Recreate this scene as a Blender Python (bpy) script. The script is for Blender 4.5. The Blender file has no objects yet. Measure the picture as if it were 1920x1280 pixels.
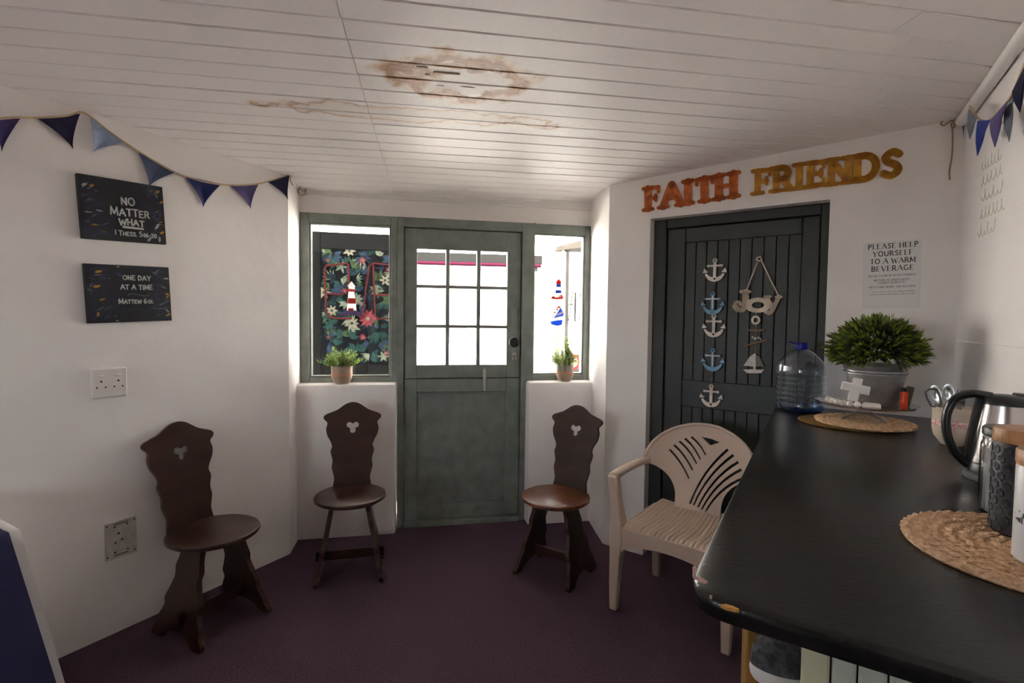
import bpy, bmesh, math, random
from mathutils import Vector, Matrix, Euler
R_ = math.radians
scene = bpy.context.scene
COL = scene.collection
random.seed(7)

# ------------------------------------------------------------------ camera
FPX = 960.0; PITCH = R_(2.4); ROLL = R_(0.7); CAMH = 1.40
CF = Vector((0, math.cos(PITCH), -math.sin(PITCH)))
_r0 = Vector((1, 0, 0)); _u0 = _r0.cross(CF)
CR = math.cos(ROLL) * _r0 + math.sin(ROLL) * _u0
CU = -math.sin(ROLL) * _r0 + math.cos(ROLL) * _u0
CC = Vector((0, 0, CAMH))
cam = bpy.data.cameras.new('camera'); camo = bpy.data.objects.new('camera', cam); COL.objects.link(camo)
cam.sensor_width = 36; cam.lens = FPX / 1920 * 36; cam.clip_start = .02; cam.clip_end = 200
m3 = Matrix((CR, CU, -CF)).transposed()
camo.matrix_world = Matrix.Translation(CC) @ m3.to_4x4()
scene.camera = camo
# ------------------------------------------------------------------ world, sun, exposure
wd = bpy.data.worlds.new('world'); scene.world = wd; wd.use_nodes = True
bg = wd.node_tree.nodes['Background']
bg.inputs[0].default_value = (0.93, 0.97, 1.0, 1); bg.inputs[1].default_value = 5.0
sl = bpy.data.lights.new('sun', 'SUN'); so = bpy.data.objects.new('sun', sl); COL.objects.link(so)
sl.energy = 95; sl.angle = R_(.6); sl.color = (1, .95, .88)
so.rotation_euler = Vector((-.66, .46, -.60)).to_track_quat('-Z', 'Y').to_euler()
scene.view_settings.view_transform = 'Standard'
scene.view_settings.look = 'None'
scene.view_settings.gamma = 1.0
scene.view_settings.use_curve_mapping = False
scene.view_settings.exposure = 0.96
scene.cycles.max_bounces = 14; scene.cycles.diffuse_bounces = 10; scene.cycles.transparent_max_bounces = 16

# ------------------------------------------------------------------ measuring helpers
def ray(x, y): return CF + (x - 960) / FPX * CR - (y - 640) / FPX * CU
def onz(x, y, z=0.0):
    d = ray(x, y); return CC + d * ((z - CAMH) / d.z)
def atdepth(x, y, Y):
    d = ray(x, y); return CC + d * (Y / d.y)
def frame(o, ang):
    return Matrix.Translation((o[0], o[1], 0)) @ Matrix.Rotation(R_(ang), 4, 'Z')
def wl(M, x, y, off=0.0):
    """pixel -> local point on the plane y=-off of a wall frame (x along the wall, z up)"""
    Mi = M.inverted(); c = Mi @ CC; d = Mi.to_3x3() @ ray(x, y)
    t = (-off - c.y) / d.y
    return c + d * t

# ------------------------------------------------------------------ materials
def mat(name, col, rough=.6, metal=0.0, spec=.5, var=0.0, vscale=8.0, bump=0.0, bscale=60.0, col2=None, coat=0.0, stretch=None, sheen=0.0):
    m = bpy.data.materials.new(name); m.use_nodes = True
    nt = m.node_tree; b = nt.nodes['Principled BSDF']
    b.inputs['Base Color'].default_value = (*col, 1); b.inputs['Roughness'].default_value = rough
    b.inputs['Metallic'].default_value = metal; b.inputs['Specular IOR Level'].default_value = spec
    b.inputs['Coat Weight'].default_value = coat
    if sheen: b.inputs['Sheen Weight'].default_value = sheen
    if var or bump:
        tc = nt.nodes.new('ShaderNodeTexCoord'); src = tc.outputs['Object']
        if stretch:
            mp = nt.nodes.new('ShaderNodeMapping'); mp.inputs['Scale'].default_value = stretch
            nt.links.new(src, mp.inputs[0]); src = mp.outputs[0]
    if var:
        n = nt.nodes.new('ShaderNodeTexNoise'); n.inputs['Scale'].default_value = vscale; n.inputs['Detail'].default_value = 6
        nt.links.new(src, n.inputs['Vector'])
        mx = nt.nodes.new('ShaderNodeMix'); mx.data_type = 'RGBA'
        c2 = col2 or tuple(c * (1 - var) for c in col)
        mx.inputs[6].default_value = (*col, 1); mx.inputs[7].default_value = (*c2, 1)
        rp = nt.nodes.new('ShaderNodeMapRange'); rp.inputs[1].default_value = .35; rp.inputs[2].default_value = .65
        nt.links.new(n.outputs['Fac'], rp.inputs[0]); nt.links.new(rp.outputs[0], mx.inputs[0])
        nt.links.new(mx.outputs[2], b.inputs['Base Color'])
    if bump:
        n2 = nt.nodes.new('ShaderNodeTexNoise'); n2.inputs['Scale'].default_value = bscale; n2.inputs['Detail'].default_value = 5
        nt.links.new(src, n2.inputs['Vector'])
        bp = nt.nodes.new('ShaderNodeBump'); bp.inputs['Strength'].default_value = bump; bp.inputs['Distance'].default_value = .01
        nt.links.new(n2.outputs['Fac'], bp.inputs['Height']); nt.links.new(bp.outputs[0], b.inputs['Normal'])
    return m
def clear_mat(name, tint, rough=.02, refl=1.0, ior=1.45):
    m = bpy.data.materials.new(name); m.use_nodes = True; nt = m.node_tree
    for n in list(nt.nodes):
        if n.type == 'BSDF_PRINCIPLED': nt.nodes.remove(n)
    out = [n for n in nt.nodes if n.type == 'OUTPUT_MATERIAL'][0]
    t = nt.nodes.new('ShaderNodeBsdfTransparent'); t.inputs[0].default_value = (*tint, 1)
    g = nt.nodes.new('ShaderNodeBsdfGlossy'); g.inputs['Roughness'].default_value = rough
    ge = nt.nodes.new('ShaderNodeNewGeometry'); dt = nt.nodes.new('ShaderNodeVectorMath'); dt.operation = 'DOT_PRODUCT'
    nt.links.new(ge.outputs['Incoming'], dt.inputs[0]); nt.links.new(ge.outputs['Normal'], dt.inputs[1])
    def mth(op, a, b=None):
        n = nt.nodes.new('ShaderNodeMath'); n.operation = op
        for k, v in enumerate((a, b)):
            if isinstance(v, (int, float)): n.inputs[k].default_value = v
            elif v is not None: nt.links.new(v, n.inputs[k])
        return n.outputs[0]
    f0 = ((ior - 1) / (ior + 1)) ** 2
    sch = mth('ADD', mth('MULTIPLY', mth('POWER', mth('SUBTRACT', 1.0, mth('ABSOLUTE', dt.outputs['Value'])), 5.0), 1 - f0), f0)
    mx = nt.nodes.new('ShaderNodeMixShader'); nt.links.new(mth('MINIMUM', mth('MULTIPLY', sch, refl), .9), mx.inputs[0])
    nt.links.new(t.outputs[0], mx.inputs[1]); nt.links.new(g.outputs[0], mx.inputs[2]); nt.links.new(mx.outputs[0], out.inputs[0])
    return m

M = {}
M['plaster'] = mat('plaster', (.885, .845, .835), .75, bump=.25, bscale=14, var=.05, vscale=3)
M['ceiling'] = None
M['carpet'] = mat('carpet', (.13, .075, .105), .95, spec=.1, var=.55, vscale=160, bump=.6, bscale=320, col2=(.06, .038, .053))
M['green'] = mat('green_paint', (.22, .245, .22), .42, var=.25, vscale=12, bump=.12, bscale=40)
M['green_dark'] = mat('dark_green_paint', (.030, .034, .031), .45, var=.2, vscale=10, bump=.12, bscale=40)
M['wood'] = mat('dark_stained_wood', (.055, .020, .013), .30, var=.6, vscale=9, stretch=(1, 6, 1), col2=(.028, .011, .008), bump=.06, bscale=40)
M['wood_warm'] = mat('reddish_stained_wood', (.17, .05, .018), .32, var=.6, vscale=9, stretch=(1, 6, 1), col2=(.07, .022, .010), bump=.06, bscale=40)  # lighter, redder mix than the dark stained wood
M['black_top'] = mat('black_worktop_paint', (.012, .011, .0105), .27, var=.5, vscale=5, stretch=(1, 5, 1), bump=.10, bscale=30)
M['chip'] = mat('chipped_undercoat', (.55, .36, .33), .7, var=.4, vscale=60)
M['orange_chip'] = mat('bare_wood_chip', (.5, .24, .05), .6)
M['plastic'] = mat('beige_plastic', (.56, .43, .35), .42, bump=.05, bscale=20)
M['jute'] = mat('jute', (.78, .54, .35), .85, var=.7, vscale=90, col2=(.55, .33, .18), bump=.4, bscale=160)
M['gold'] = mat('gold_weave', (.28, .16, .03), .55, metal=.3, var=.5, vscale=80, bump=.4, bscale=200)
M['galv'] = mat('galvanised_metal', (.42, .42, .43), .42, metal=.85, var=.25, vscale=14)
M['steel'] = mat('brushed_steel', (.62, .58, .56), .22, metal=1.0)
M['cutlery'] = mat('cutlery_steel', (.5, .5, .5), .25, metal=1.0)
M['black_plastic'] = mat('black_plastic', (.010, .010, .011), .30)
M['black_matte'] = mat('black_matte', (.014, .012, .017), .55)
M['dark_base'] = mat('grey_plastic', (.12, .115, .12), .4)
M['white_gloss'] = mat('white_ceramic', (.56, .545, .56), .35)
M['cream'] = mat('cream_ceramic', (.60, .50, .40), .35, var=.15, vscale=20)
M['lidwood'] = mat('bamboo', (.50, .24, .10), .45, var=.4, vscale=12, stretch=(1, 8, 1))
M['white_paint'] = mat('white_paint', (.78, .76, .74), .5)
M['off_white'] = mat('whitewashed_wood', (.80, .74, .68), .6, var=.2, vscale=30)
M['pale_wood'] = mat('pale_wood', (.78, .66, .53), .6, var=.25, vscale=30)
M['bluewash'] = mat('blue_washed_wood', (.22, .42, .62), .6, var=.35, vscale=25)
M['stick'] = mat('driftwood', (.36, .22, .14), .8, var=.4, vscale=40)
M['twine'] = mat('twine', (.36, .24, .14), .9)
M['tan'] = mat('bias_tape', (.52, .38, .24), .9)
M['rope'] = mat('rope', (.55, .46, .38), .9)
M['cord'] = mat('grey_cord', (.22, .21, .19), .9)
M['orange'] = mat('copper_orange_paint', (.66, .15, .012), .4, var=.35, vscale=30, col2=(.42, .09, .012))
M['amber'] = mat('gold_paint', (.64, .33, .012), .4, var=.35, vscale=30, col2=(.46, .17, .01))
M['canvas'] = mat('black_canvas', (.011, .010, .013), .7, var=.5, vscale=9, col2=(.008, .009, .022))
M['chalk'] = mat('white_lettering', (.62, .60, .58), .7)
M['paper'] = mat('laminated_paper', (.82, .80, .81), .25, coat=.2)
M['ink'] = mat('print_ink', (.03, .025, .025), .5)
M['ink_soft'] = mat('soft_ink', (.20, .19, .20), .5)
M['sage'] = mat('sage_lettering', (.66, .665, .54), .8)
M['socket'] = mat('socket_plastic', (.74, .70, .67), .35)
M['socket_old'] = mat('old_socket_plate', (.60, .56, .52), .45, var=.2, vscale=30)
M['hole'] = mat('dark_hole', (.008, .007, .007), .8)
M['navy_cloth'] = mat('navy_cloth', (.022, .020, .085), .9, sheen=.2)
M['white_cloth'] = mat('white_cloth', (.72, .70, .70), .9)
M['leaf'] = mat('leaf_green', (.075, .105, .012), .5, var=.6, vscale=25, col2=(.03, .06, .012))
M['leaf_dark'] = mat('leaf_dark', (.018, .032, .012), .5, var=.4, vscale=25)
M['pot'] = mat('earthen_pot', (.42, .30, .22), .7, var=.2, vscale=20)
M['pot_band'] = mat('terracotta_band', (.50, .25, .15), .7)
M['pot_grey'] = mat('grey_glaze', (.33, .29, .23), .7)
M['brass'] = mat('worn_metal', (.55, .52, .45), .35, metal=.9)
M['dark_metal'] = mat('dark_metal', (.03, .028, .028), .35, metal=.6)
M['pane'] = clear_mat('window_glass', (.97, .98, .98), .0, 1.0)
M['bottle'] = clear_mat('blue_bottle_plastic', (.80, .88, .96), .10, 3.2, 1.5)
M['bottle_base'] = clear_mat('deep_blue_plastic', (.45, .66, .95), .1, 1.0, 1.45)
M['clear'] = clear_mat('clear_glass', (.95, .96, .96), .03, 2.4, 1.5)
M['jar'] = clear_mat('ribbed_glass', (.80, .78, .78), .08, 3.0, 1.6)
M['cap_blue'] = mat('blue_cap', (.006, .012, .26), .35)
M['lighter'] = mat('orange_lighter', (.72, .06, .01), .3)
M['matchbox'] = mat('olive_card', (.10, .09, .05), .6)
M['pink_check'] = mat('red_gingham', (.55, .16, .18), .8, var=.8, vscale=120, col2=(.75, .62, .6))
M['felt'] = mat('grey_felt', (.12, .12, .13), .95, var=.7, vscale=60, col2=(.03, .03, .035), bump=.8, bscale=120)
M['felt_pink'] = mat('pink_felt', (.50, .30, .27), .9)
M['pole'] = mat('honey_wood', (.42, .22, .06), .5, var=.3, vscale=12, stretch=(6, 6, 1))
M['cream_paint'] = mat('cream_paint', (.62, .60, .42), .5, bump=.1, bscale=30)
M['pale_green'] = mat('pale_green_paint', (.52, .55, .48), .5, bump=.1, bscale=30)
# outside
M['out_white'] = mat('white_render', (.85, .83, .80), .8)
M['paving'] = mat('pale_paving', (.36, .335, .31), .85, var=.15, vscale=2)
M['back_paint'] = mat('light_absorbing_paint', (.13, .10, .08), .7, bump=.2, bscale=14)  # dark colour chosen for the unseen wall to absorb bounce light
M['dark_ground'] = mat('light_absorbing_ground', (.07, .065, .05), .95, var=.3, vscale=3)
M['out_grey'] = mat('shaded_fascia', (.0055, .0053, .005), .9, spec=.05)  # fascia, gutter and panel frame: near-black colour stands in for shade
M['maroon'] = mat('maroon_gutter', (.016, .0008, .005), .9, spec=.05)
M['out_dark'] = mat('dark_outside_frame', (.007, .008, .0085), .8, spec=.1)
M['porch_white'] = mat('dimmed_porch_render', (.20, .185, .175), .8)  # porch, door and wire colours darkened against the strong outside light
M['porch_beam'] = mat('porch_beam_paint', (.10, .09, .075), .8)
M['alu'] = mat('grey_aluminium', (.055, .057, .054), .5, spec=.2)
M['red_wire'] = mat('red_wire', (.07, .006, .007), .6, spec=.2)
M['grey_wire'] = mat('grey_wire', (.035, .035, .035), .6, spec=.2)
M['purple'] = mat('sticker_purple', (.09, .05, .16), .5)
def thin(name, col, k=.6, rough=.5):
    m = mat(name, col, rough); nt = m.node_tree; out = [n for n in nt.nodes if n.type == 'OUTPUT_MATERIAL'][0]; b = nt.nodes['Principled BSDF']
    t = nt.nodes.new('ShaderNodeBsdfTranslucent'); t.inputs[0].default_value = (*col, 1); mx = nt.nodes.new('ShaderNodeMixShader'); mx.inputs[0].default_value = k
    nt.links.new(b.outputs[0], mx.inputs[1]); nt.links.new(t.outputs[0], mx.inputs[2]); nt.links.new(mx.outputs[0], out.inputs[0]); return m
M['red'] = thin('sticker_red', (.42, .03, .02), .5); M['white'] = thin('sticker_white', (.8, .8, .8), .5); M['blue'] = thin('sticker_blue', (.02, .13, .50), .5); M['purple'] = mat('sticker_purple', (.09, .05, .16), .5)
M['leaf_light'] = thin('leaf_light', (.26, .36, .07), .45); M['leaf_sun'] = thin('leaf_lit_tip', (.22, .27, .03), .35)
M['dark_print'] = mat('print_ground', (.004, .0055, .008), .8, spec=.1)
for n, c in dict(p_teal=(.05, .14, .13), p_green=(.13, .22, .10), p_pale=(.42, .50, .38), p_blue=(.06, .11, .19), p_pink=(.55, .12, .15), p_cream=(.62, .58, .44), p_rust=(.42, .14, .09), p_slate=(.03, .055, .075)).items():
    M[n] = mat('print_' + n[2:], tuple(q * .42 for q in c), .8, spec=.1, var=.45, vscale=40)  # print colours scaled down to put shade into the panel
for n, c in dict(f_purple=(.055, .035, .15), f_navy=(.010, .008, .045), f_light=(.27, .34, .50), f_grey=(.065, .085, .16), f_blue=(.008, .012, .11), f_violet=(.085, .065, .20), f_dark=(.010, .011, .045), f_royal=(.012, .03, .24), f_dusk=(.16, .19, .24)).items():
    M[n] = mat('felt_' + n[2:], c, .9, var=.2, vscale=60)

# ceiling paint with rust-brown water stains of their own shape
def onceil(x, y):
    d = ray(x, y); n = Vector((-CB, -CCc, 1)); return CC + d * ((CA - n.dot(CC)) / n.dot(d))
CA, CB, CCc = 2.331, 0.013, -0.034
def ceil_z(x, y): return CA + CB * x + CCc * y
def ceiling_mat():
    m = bpy.data.materials.new('ceiling_paint'); m.use_nodes = True; nt = m.node_tree; L = nt.links.new
    b = nt.nodes['Principled BSDF']; b.inputs['Roughness'].default_value = .5
    geo = nt.nodes.new('ShaderNodeNewGeometry')
    def math_(op, a, bb=None, clamp=False):
        n = nt.nodes.new('ShaderNodeMath'); n.operation = op; n.use_clamp = clamp
        for i, v in enumerate((a, bb)):
            if v is None: continue
            if isinstance(v, (int, float)): n.inputs[i].default_value = v
            else: L(v, n.inputs[i])
        return n.outputs[0]
    def noise(scale, detail=6, vec=None):
        n = nt.nodes.new('ShaderNodeTexNoise'); n.inputs['Scale'].default_value = scale; n.inputs['Detail'].default_value = detail
        L(vec or geo.outputs['Position'], n.inputs['Vector']); return n.outputs['Fac']
    def blob(c, a, bb, amp, nscale, rot=10):
        mp = nt.nodes.new('ShaderNodeMapping'); mp.vector_type = 'TEXTURE'
        mp.inputs['Location'].default_value = c; mp.inputs['Rotation'].default_value = (0, 0, R_(rot)); mp.inputs['Scale'].default_value = (a, bb, 10)
        L(geo.outputs['Position'], mp.inputs[0])
        ln = nt.nodes.new('ShaderNodeVectorMath'); ln.operation = 'LENGTH'; L(mp.outputs[0], ln.inputs[0])
        nz = math_('MULTIPLY', math_('SUBTRACT', noise(nscale, 7), .5), amp)
        return math_('ADD', ln.outputs['Value'], nz)
    def ramp(f, stops):
        r = nt.nodes.new('ShaderNodeValToRGB'); L(f, r.inputs[0]); e = r.color_ramp.elements
        e[0].position, e[0].color = stops[0][0], (*stops[0][1], 1); e[1].position, e[1].color = stops[-1][0], (*stops[-1][1], 1)
        for p, c in stops[1:-1]:
            k = e.new(p); k.color = (*c, 1)
        return r.outputs[0]
    white = (.86, .815, .805)
    c1 = onceil(858, 150); a1 = (onceil(990, 168) - onceil(705, 135)).length / 2; b1 = abs(onceil(850, 193).y - onceil(840, 100).y) / 2
    d1 = math_('MULTIPLY', blob(c1, a1, b1, 1.7, 8.5), .7)
    col1 = ramp(d1, [(0, (.76, .70, .67)), (.34, (.77, .71, .68)), (.40, (.50, .31, .17)), (.455, (.20, .065, .012)), (.51, (.42, .18, .055)), (.56, (.22, .075, .016)), (.62, (.56, .33, .16)), (.70, (.77, .67, .60)), (.78, white), (1, white)])
    c2 = onceil(770, 215); a2 = (onceil(1060, 245) - onceil(470, 185)).length / 2
    d2 = math_('MULTIPLY', blob(c2, a2, .080, 1.5, 9), .7)
    col2 = ramp(d2, [(0, (.82, .76, .72)), (.40, (.80, .73, .69)), (.50, (.74, .63, .56)), (.545, (.50, .30, .18)), (.60, (.77, .68, .62)), (.70, white), (1, white)])
    d3 = math_('MULTIPLY', blob(onceil(768, 135), .13, .085, 1.5, 12), .6)
    col3 = ramp(d3, [(0, (.62, .44, .30)), (.18, (.60, .40, .25)), (.30, (.36, .17, .06)), (.40, (.62, .44, .31)), (.50, (.74, .64, .56)), (.62, white), (1, white)])
    d4 = math_('MULTIPLY', blob(onceil(880, 126), .26, .030, 1.2, 14), .6)
    col4 = ramp(d4, [(0, (.34, .15, .05)), (.25, (.45, .24, .11)), (.42, (.70, .55, .44)), (.58, white), (1, white)])
    def dark(a, b_):
        q = nt.nodes.new('ShaderNodeMix'); q.data_type = 'RGBA'; q.blend_type = 'DARKEN'; q.inputs[0].default_value = 1; L(a, q.inputs[6]); L(b_, q.inputs[7]); return q.outputs[2]
    mx = nt.nodes.new('ShaderNodeMix'); mx.data_type = 'RGBA'; mx.blend_type = 'DARKEN'; mx.inputs[0].default_value = 1
    L(dark(dark(col1, col3), col4), mx.inputs[6]); L(col2, mx.inputs[7])
    L(mx.outputs[2], b.inputs['Base Color'])
    bp = nt.nodes.new('ShaderNodeBump'); bp.inputs['Strength'].default_value = .08; bp.inputs['Distance'].default_value = .01
    L(noise(40), bp.inputs['Height']); L(bp.outputs[0], b.inputs['Normal'])
    return m
M['ceiling'] = ceiling_mat()

# ------------------------------------------------------------------ mesh helpers
class MB:
    def __init__(s): s.v = []; s.f = []; s.m = []; s.mats = []; s.cur = 0
    def use(s, name):
        if name not in s.mats: s.mats.append(name)
        s.cur = s.mats.index(name); return s
    def add(s, vs, fs, T=None):
        o = len(s.v)
        s.v += [(T @ Vector(p)) if T else Vector(p) for p in vs]
        s.f += [[i + o for i in f] for f in fs]; s.m += [s.cur] * len(fs); return s
    def box(s, x0, x1, y0, y1, z0, z1, T=None):
        v = [(x, y, z) for z in (z0, z1) for y in (y0, y1) for x in (x0, x1)]
        return s.add(v, [(0, 2, 3, 1), (4, 5, 7, 6), (0, 1, 5, 4), (2, 6, 7, 3), (0, 4, 6, 2), (1, 3, 7, 5)], T)
    def bbox(s, x0, x1, y0, y1, z0, z1, b=.004, T=None):
        """box with chamfered edges"""
        bm = bmesh.new(); bmesh.ops.create_cube(bm, size=1)
        for v in bm.verts: v.co = Vector(((x0 + x1) / 2 + v.co.x * (x1 - x0), (y0 + y1) / 2 + v.co.y * (y1 - y0), (z0 + z1) / 2 + v.co.z * (z1 - z0)))
        bmesh.ops.bevel(bm, geom=bm.edges[:], offset=b, segments=2, affect='EDGES', profile=.5)
        bm.verts.index_update(); s.add([v.co.copy() for v in bm.verts], [[v.index for v in f.verts] for f in bm.faces], T); bm.free(); return s
    def prism(s, pts, y0, y1, T=None):
        """outline in x,z extruded along y"""
        n = len(pts); v = [(p[0], y0, p[1]) for p in pts] + [(p[0], y1, p[1]) for p in pts]
        return s.add(v, [list(range(n)), list(range(2 * n - 1, n - 1, -1))] + [(i, i + n, (i + 1) % n + n, (i + 1) % n) for i in range(n)], T)
    def lathe(s, prof, n=32, T=None, sup=None, cap=True):
        """profile [(r,z)...] about z; sup = superellipse exponent"""
        v = []
        for r, z in prof:
            for k in range(n):
                a = 2 * math.pi * k / n; c, sn = math.cos(a), math.sin(a); q = 1
                if sup: q = (abs(c) ** sup + abs(sn) ** sup) ** (-1 / sup)
                v.append((r * q * c, r * q * sn, z))
        f = [(i * n + k, i * n + (k + 1) % n, (i + 1) * n + (k + 1) % n, (i + 1) * n + k) for i in range(len(prof) - 1) for k in range(n)]
        if cap: f += [list(range(n - 1, -1, -1)), list(range((len(prof) - 1) * n, len(prof) * n))]
        return s.add(v, f, T)
    def tube(s, path, r, n=8, closed=False, T=None):
        P = [Vector(p) for p in path]; N = len(P); v = []; up = Vector((0, 0, 1)); prev = None
        for i, p in enumerate(P):
            a = P[(i - 1) % N] if closed or i > 0 else p; b = P[(i + 1) % N] if closed or i < N - 1 else p
            t = (b - a).normalized() if (b - a).length > 1e-9 else Vector((1, 0, 0))
            if prev is None:
                u = t.cross(up)
                if u.length < 1e-3: u = t.cross(Vector((1, 0, 0)))
            else: u = prev - t * prev.dot(t)
            u.normalize(); prev = u; w = t.cross(u)
            rr = r[i] if isinstance(r, (list, tuple)) else r
            for k in range(n):
                an = 2 * math.pi * k / n; v.append(p + (u * math.cos(an) + w * math.sin(an)) * rr)
        f = []
        for i in range(N if closed else N - 1):
            j = (i + 1) % N
            for k in range(n): f.append((i * n + k, i * n + (k + 1) % n, j * n + (k + 1) % n, j * n + k))
        if not closed: f += [list(range(n - 1, -1, -1)), list(range((N - 1) * n, N * n))]
        return s.add(v, f, T)
    def strokes(s, lines, w, y0, y1, T=None, rnd=True):
        """poly-lines in x,z drawn as raised bands of width w between y0 and y1"""
        for ln in lines:
            ww = w
            if isinstance(ln, tuple): ww, ln = ln
            for (ax, az), (bx, bz) in zip(ln[:-1], ln[1:]):
                dx, dz = bx - ax, bz - az; l = math.hypot(dx, dz) or 1e-9
                nx, nz = -dz / l * ww / 2, dx / l * ww / 2
                s.prism([(ax + nx, az + nz), (ax - nx, az - nz), (bx - nx, bz - nz), (bx + nx, bz + nz)], y0, y1, T)
            if rnd:
                for (px, pz) in ln:
                    s.prism([(px + ww / 2 * math.cos(2 * math.pi * k / 10), pz + ww / 2 * math.sin(2 * math.pi * k / 10)) for k in range(10)], y0, y1, T)
        return s
    def build(s, name, material=None, parent=None, smooth=False, world=False, kind=None, label=None):
        me = bpy.data.meshes.new(name)
        vs = s.v
        if world and parent is not None:
            bpy.context.view_layer.update(); Mi = full(parent).inverted(); vs = [Mi @ p for p in vs]
        me.from_pydata([tuple(p) for p in vs], [], s.f)
        names = s.mats if (s.mats and material is None) else [material]
        for n in names: me.materials.append(M[n] if isinstance(n, str) else n)
        if material is None: me.polygons.foreach_set('material_index', s.m)
        me.validate(); bm = bmesh.new(); bm.from_mesh(me); bmesh.ops.recalc_face_normals(bm, faces=bm.faces); bm.to_mesh(me); bm.free()
        if smooth: smooth_mesh(me, smooth if isinstance(smooth, (int, float)) and smooth is not True else 40)
        me.update()
        o = bpy.data.objects.new(name, me); COL.objects.link(o)
        if parent is not None: o.parent = parent
        if kind: o['kind'] = kind
        if label: o['label'] = label
        return o
def smooth_mesh(me, ang):
    me.polygons.foreach_set('use_smooth', [True] * len(me.polygons))
    try: me.set_sharp_from_angle(angle=R_(ang))
    except Exception: pass
def full(o):
    m = o.matrix_basis.copy()
    while o.parent: o = o.parent; m = o.matrix_basis @ m
    return m
def filled(loops, depth, bevel=0.0, cuts=None):
    """flat outline with holes (x,z) -> solid of thickness depth (y from -depth/2 to depth/2) as verts, faces"""
    cu = bpy.data.curves.new('outline', 'CURVE'); cu.dimensions = '2D'; cu.fill_mode = 'BOTH'
    cu.extrude = depth / 2 - bevel; cu.bevel_depth = bevel; cu.bevel_resolution = 1
    if bevel: cu.offset = -bevel
    for lp in loops:
        sp = cu.splines.new('POLY'); sp.points.add(len(lp) - 1); sp.use_cyclic_u = True
        for p, q in zip(sp.points, lp): p.co = (q[0], q[1], 0, 1)
    ob = bpy.data.objects.new('outline', cu); COL.objects.link(ob)
    dg = bpy.context.evaluated_depsgraph_get(); me = bpy.data.meshes.new_from_object(ob.evaluated_get(dg))
    bm = bmesh.new(); bm.from_mesh(me); bmesh.ops.remove_doubles(bm, verts=bm.verts, dist=1e-5)
    for (co, no) in (cuts or []):
        bmesh.ops.bisect_plane(bm, geom=bm.verts[:] + bm.edges[:] + bm.faces[:], plane_co=co, plane_no=no)
    bm.verts.index_update()
    v = [(p.co.x, -p.co.z, p.co.y) for p in bm.verts]; f = [[q.index for q in fc.verts] for fc in bm.faces]
    bm.free(); bpy.data.objects.remove(ob); bpy.data.curves.remove(cu); bpy.data.meshes.remove(me)
    return v, f
def tag(o, label, cat, group=None):
    o['label'] = label; o['category'] = cat
    if group: o['group'] = group
    return o
def thing(name, label, cat, mw=None, group=None):
    o = bpy.data.objects.new(name, None); COL.objects.link(o); o.empty_display_size = .1
    if mw is not None: o.matrix_basis = mw if isinstance(mw, Matrix) else Matrix.Translation(mw)
    if label: tag(o, label, cat, group)
    return o
def struct(name, mw=None):
    o = thing(name, None, None, mw); o['kind'] = 'structure'; return o
def circ(cx, cz, r, n=16, a0=0): return [(cx + r * math.cos(a0 + 2 * math.pi * k / n), cz + r * math.sin(a0 + 2 * math.pi * k / n)) for k in range(n)]
def smoothline(pts, n=4, closed=False):
    """Catmull-Rom through points"""
    P = [Vector(p) for p in pts]; out = []; N = len(P)
    for i in range(N if closed else N - 1):
        p0 = P[(i - 1) % N] if closed or i else P[i]; p1 = P[i]; p2 = P[(i + 1) % N]; p3 = P[(i + 2) % N] if closed or i < N - 2 else p2
        for k in range(n):
            t = k / n; out.append(.5 * ((2 * p1) + (p2 - p0) * t + (2 * p0 - 5 * p1 + 4 * p2 - p3) * t * t + (3 * p1 - p0 - 3 * p2 + p3) * t ** 3))
    if not closed: out.append(P[-1])
    return [tuple(p) for p in out]

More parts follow.
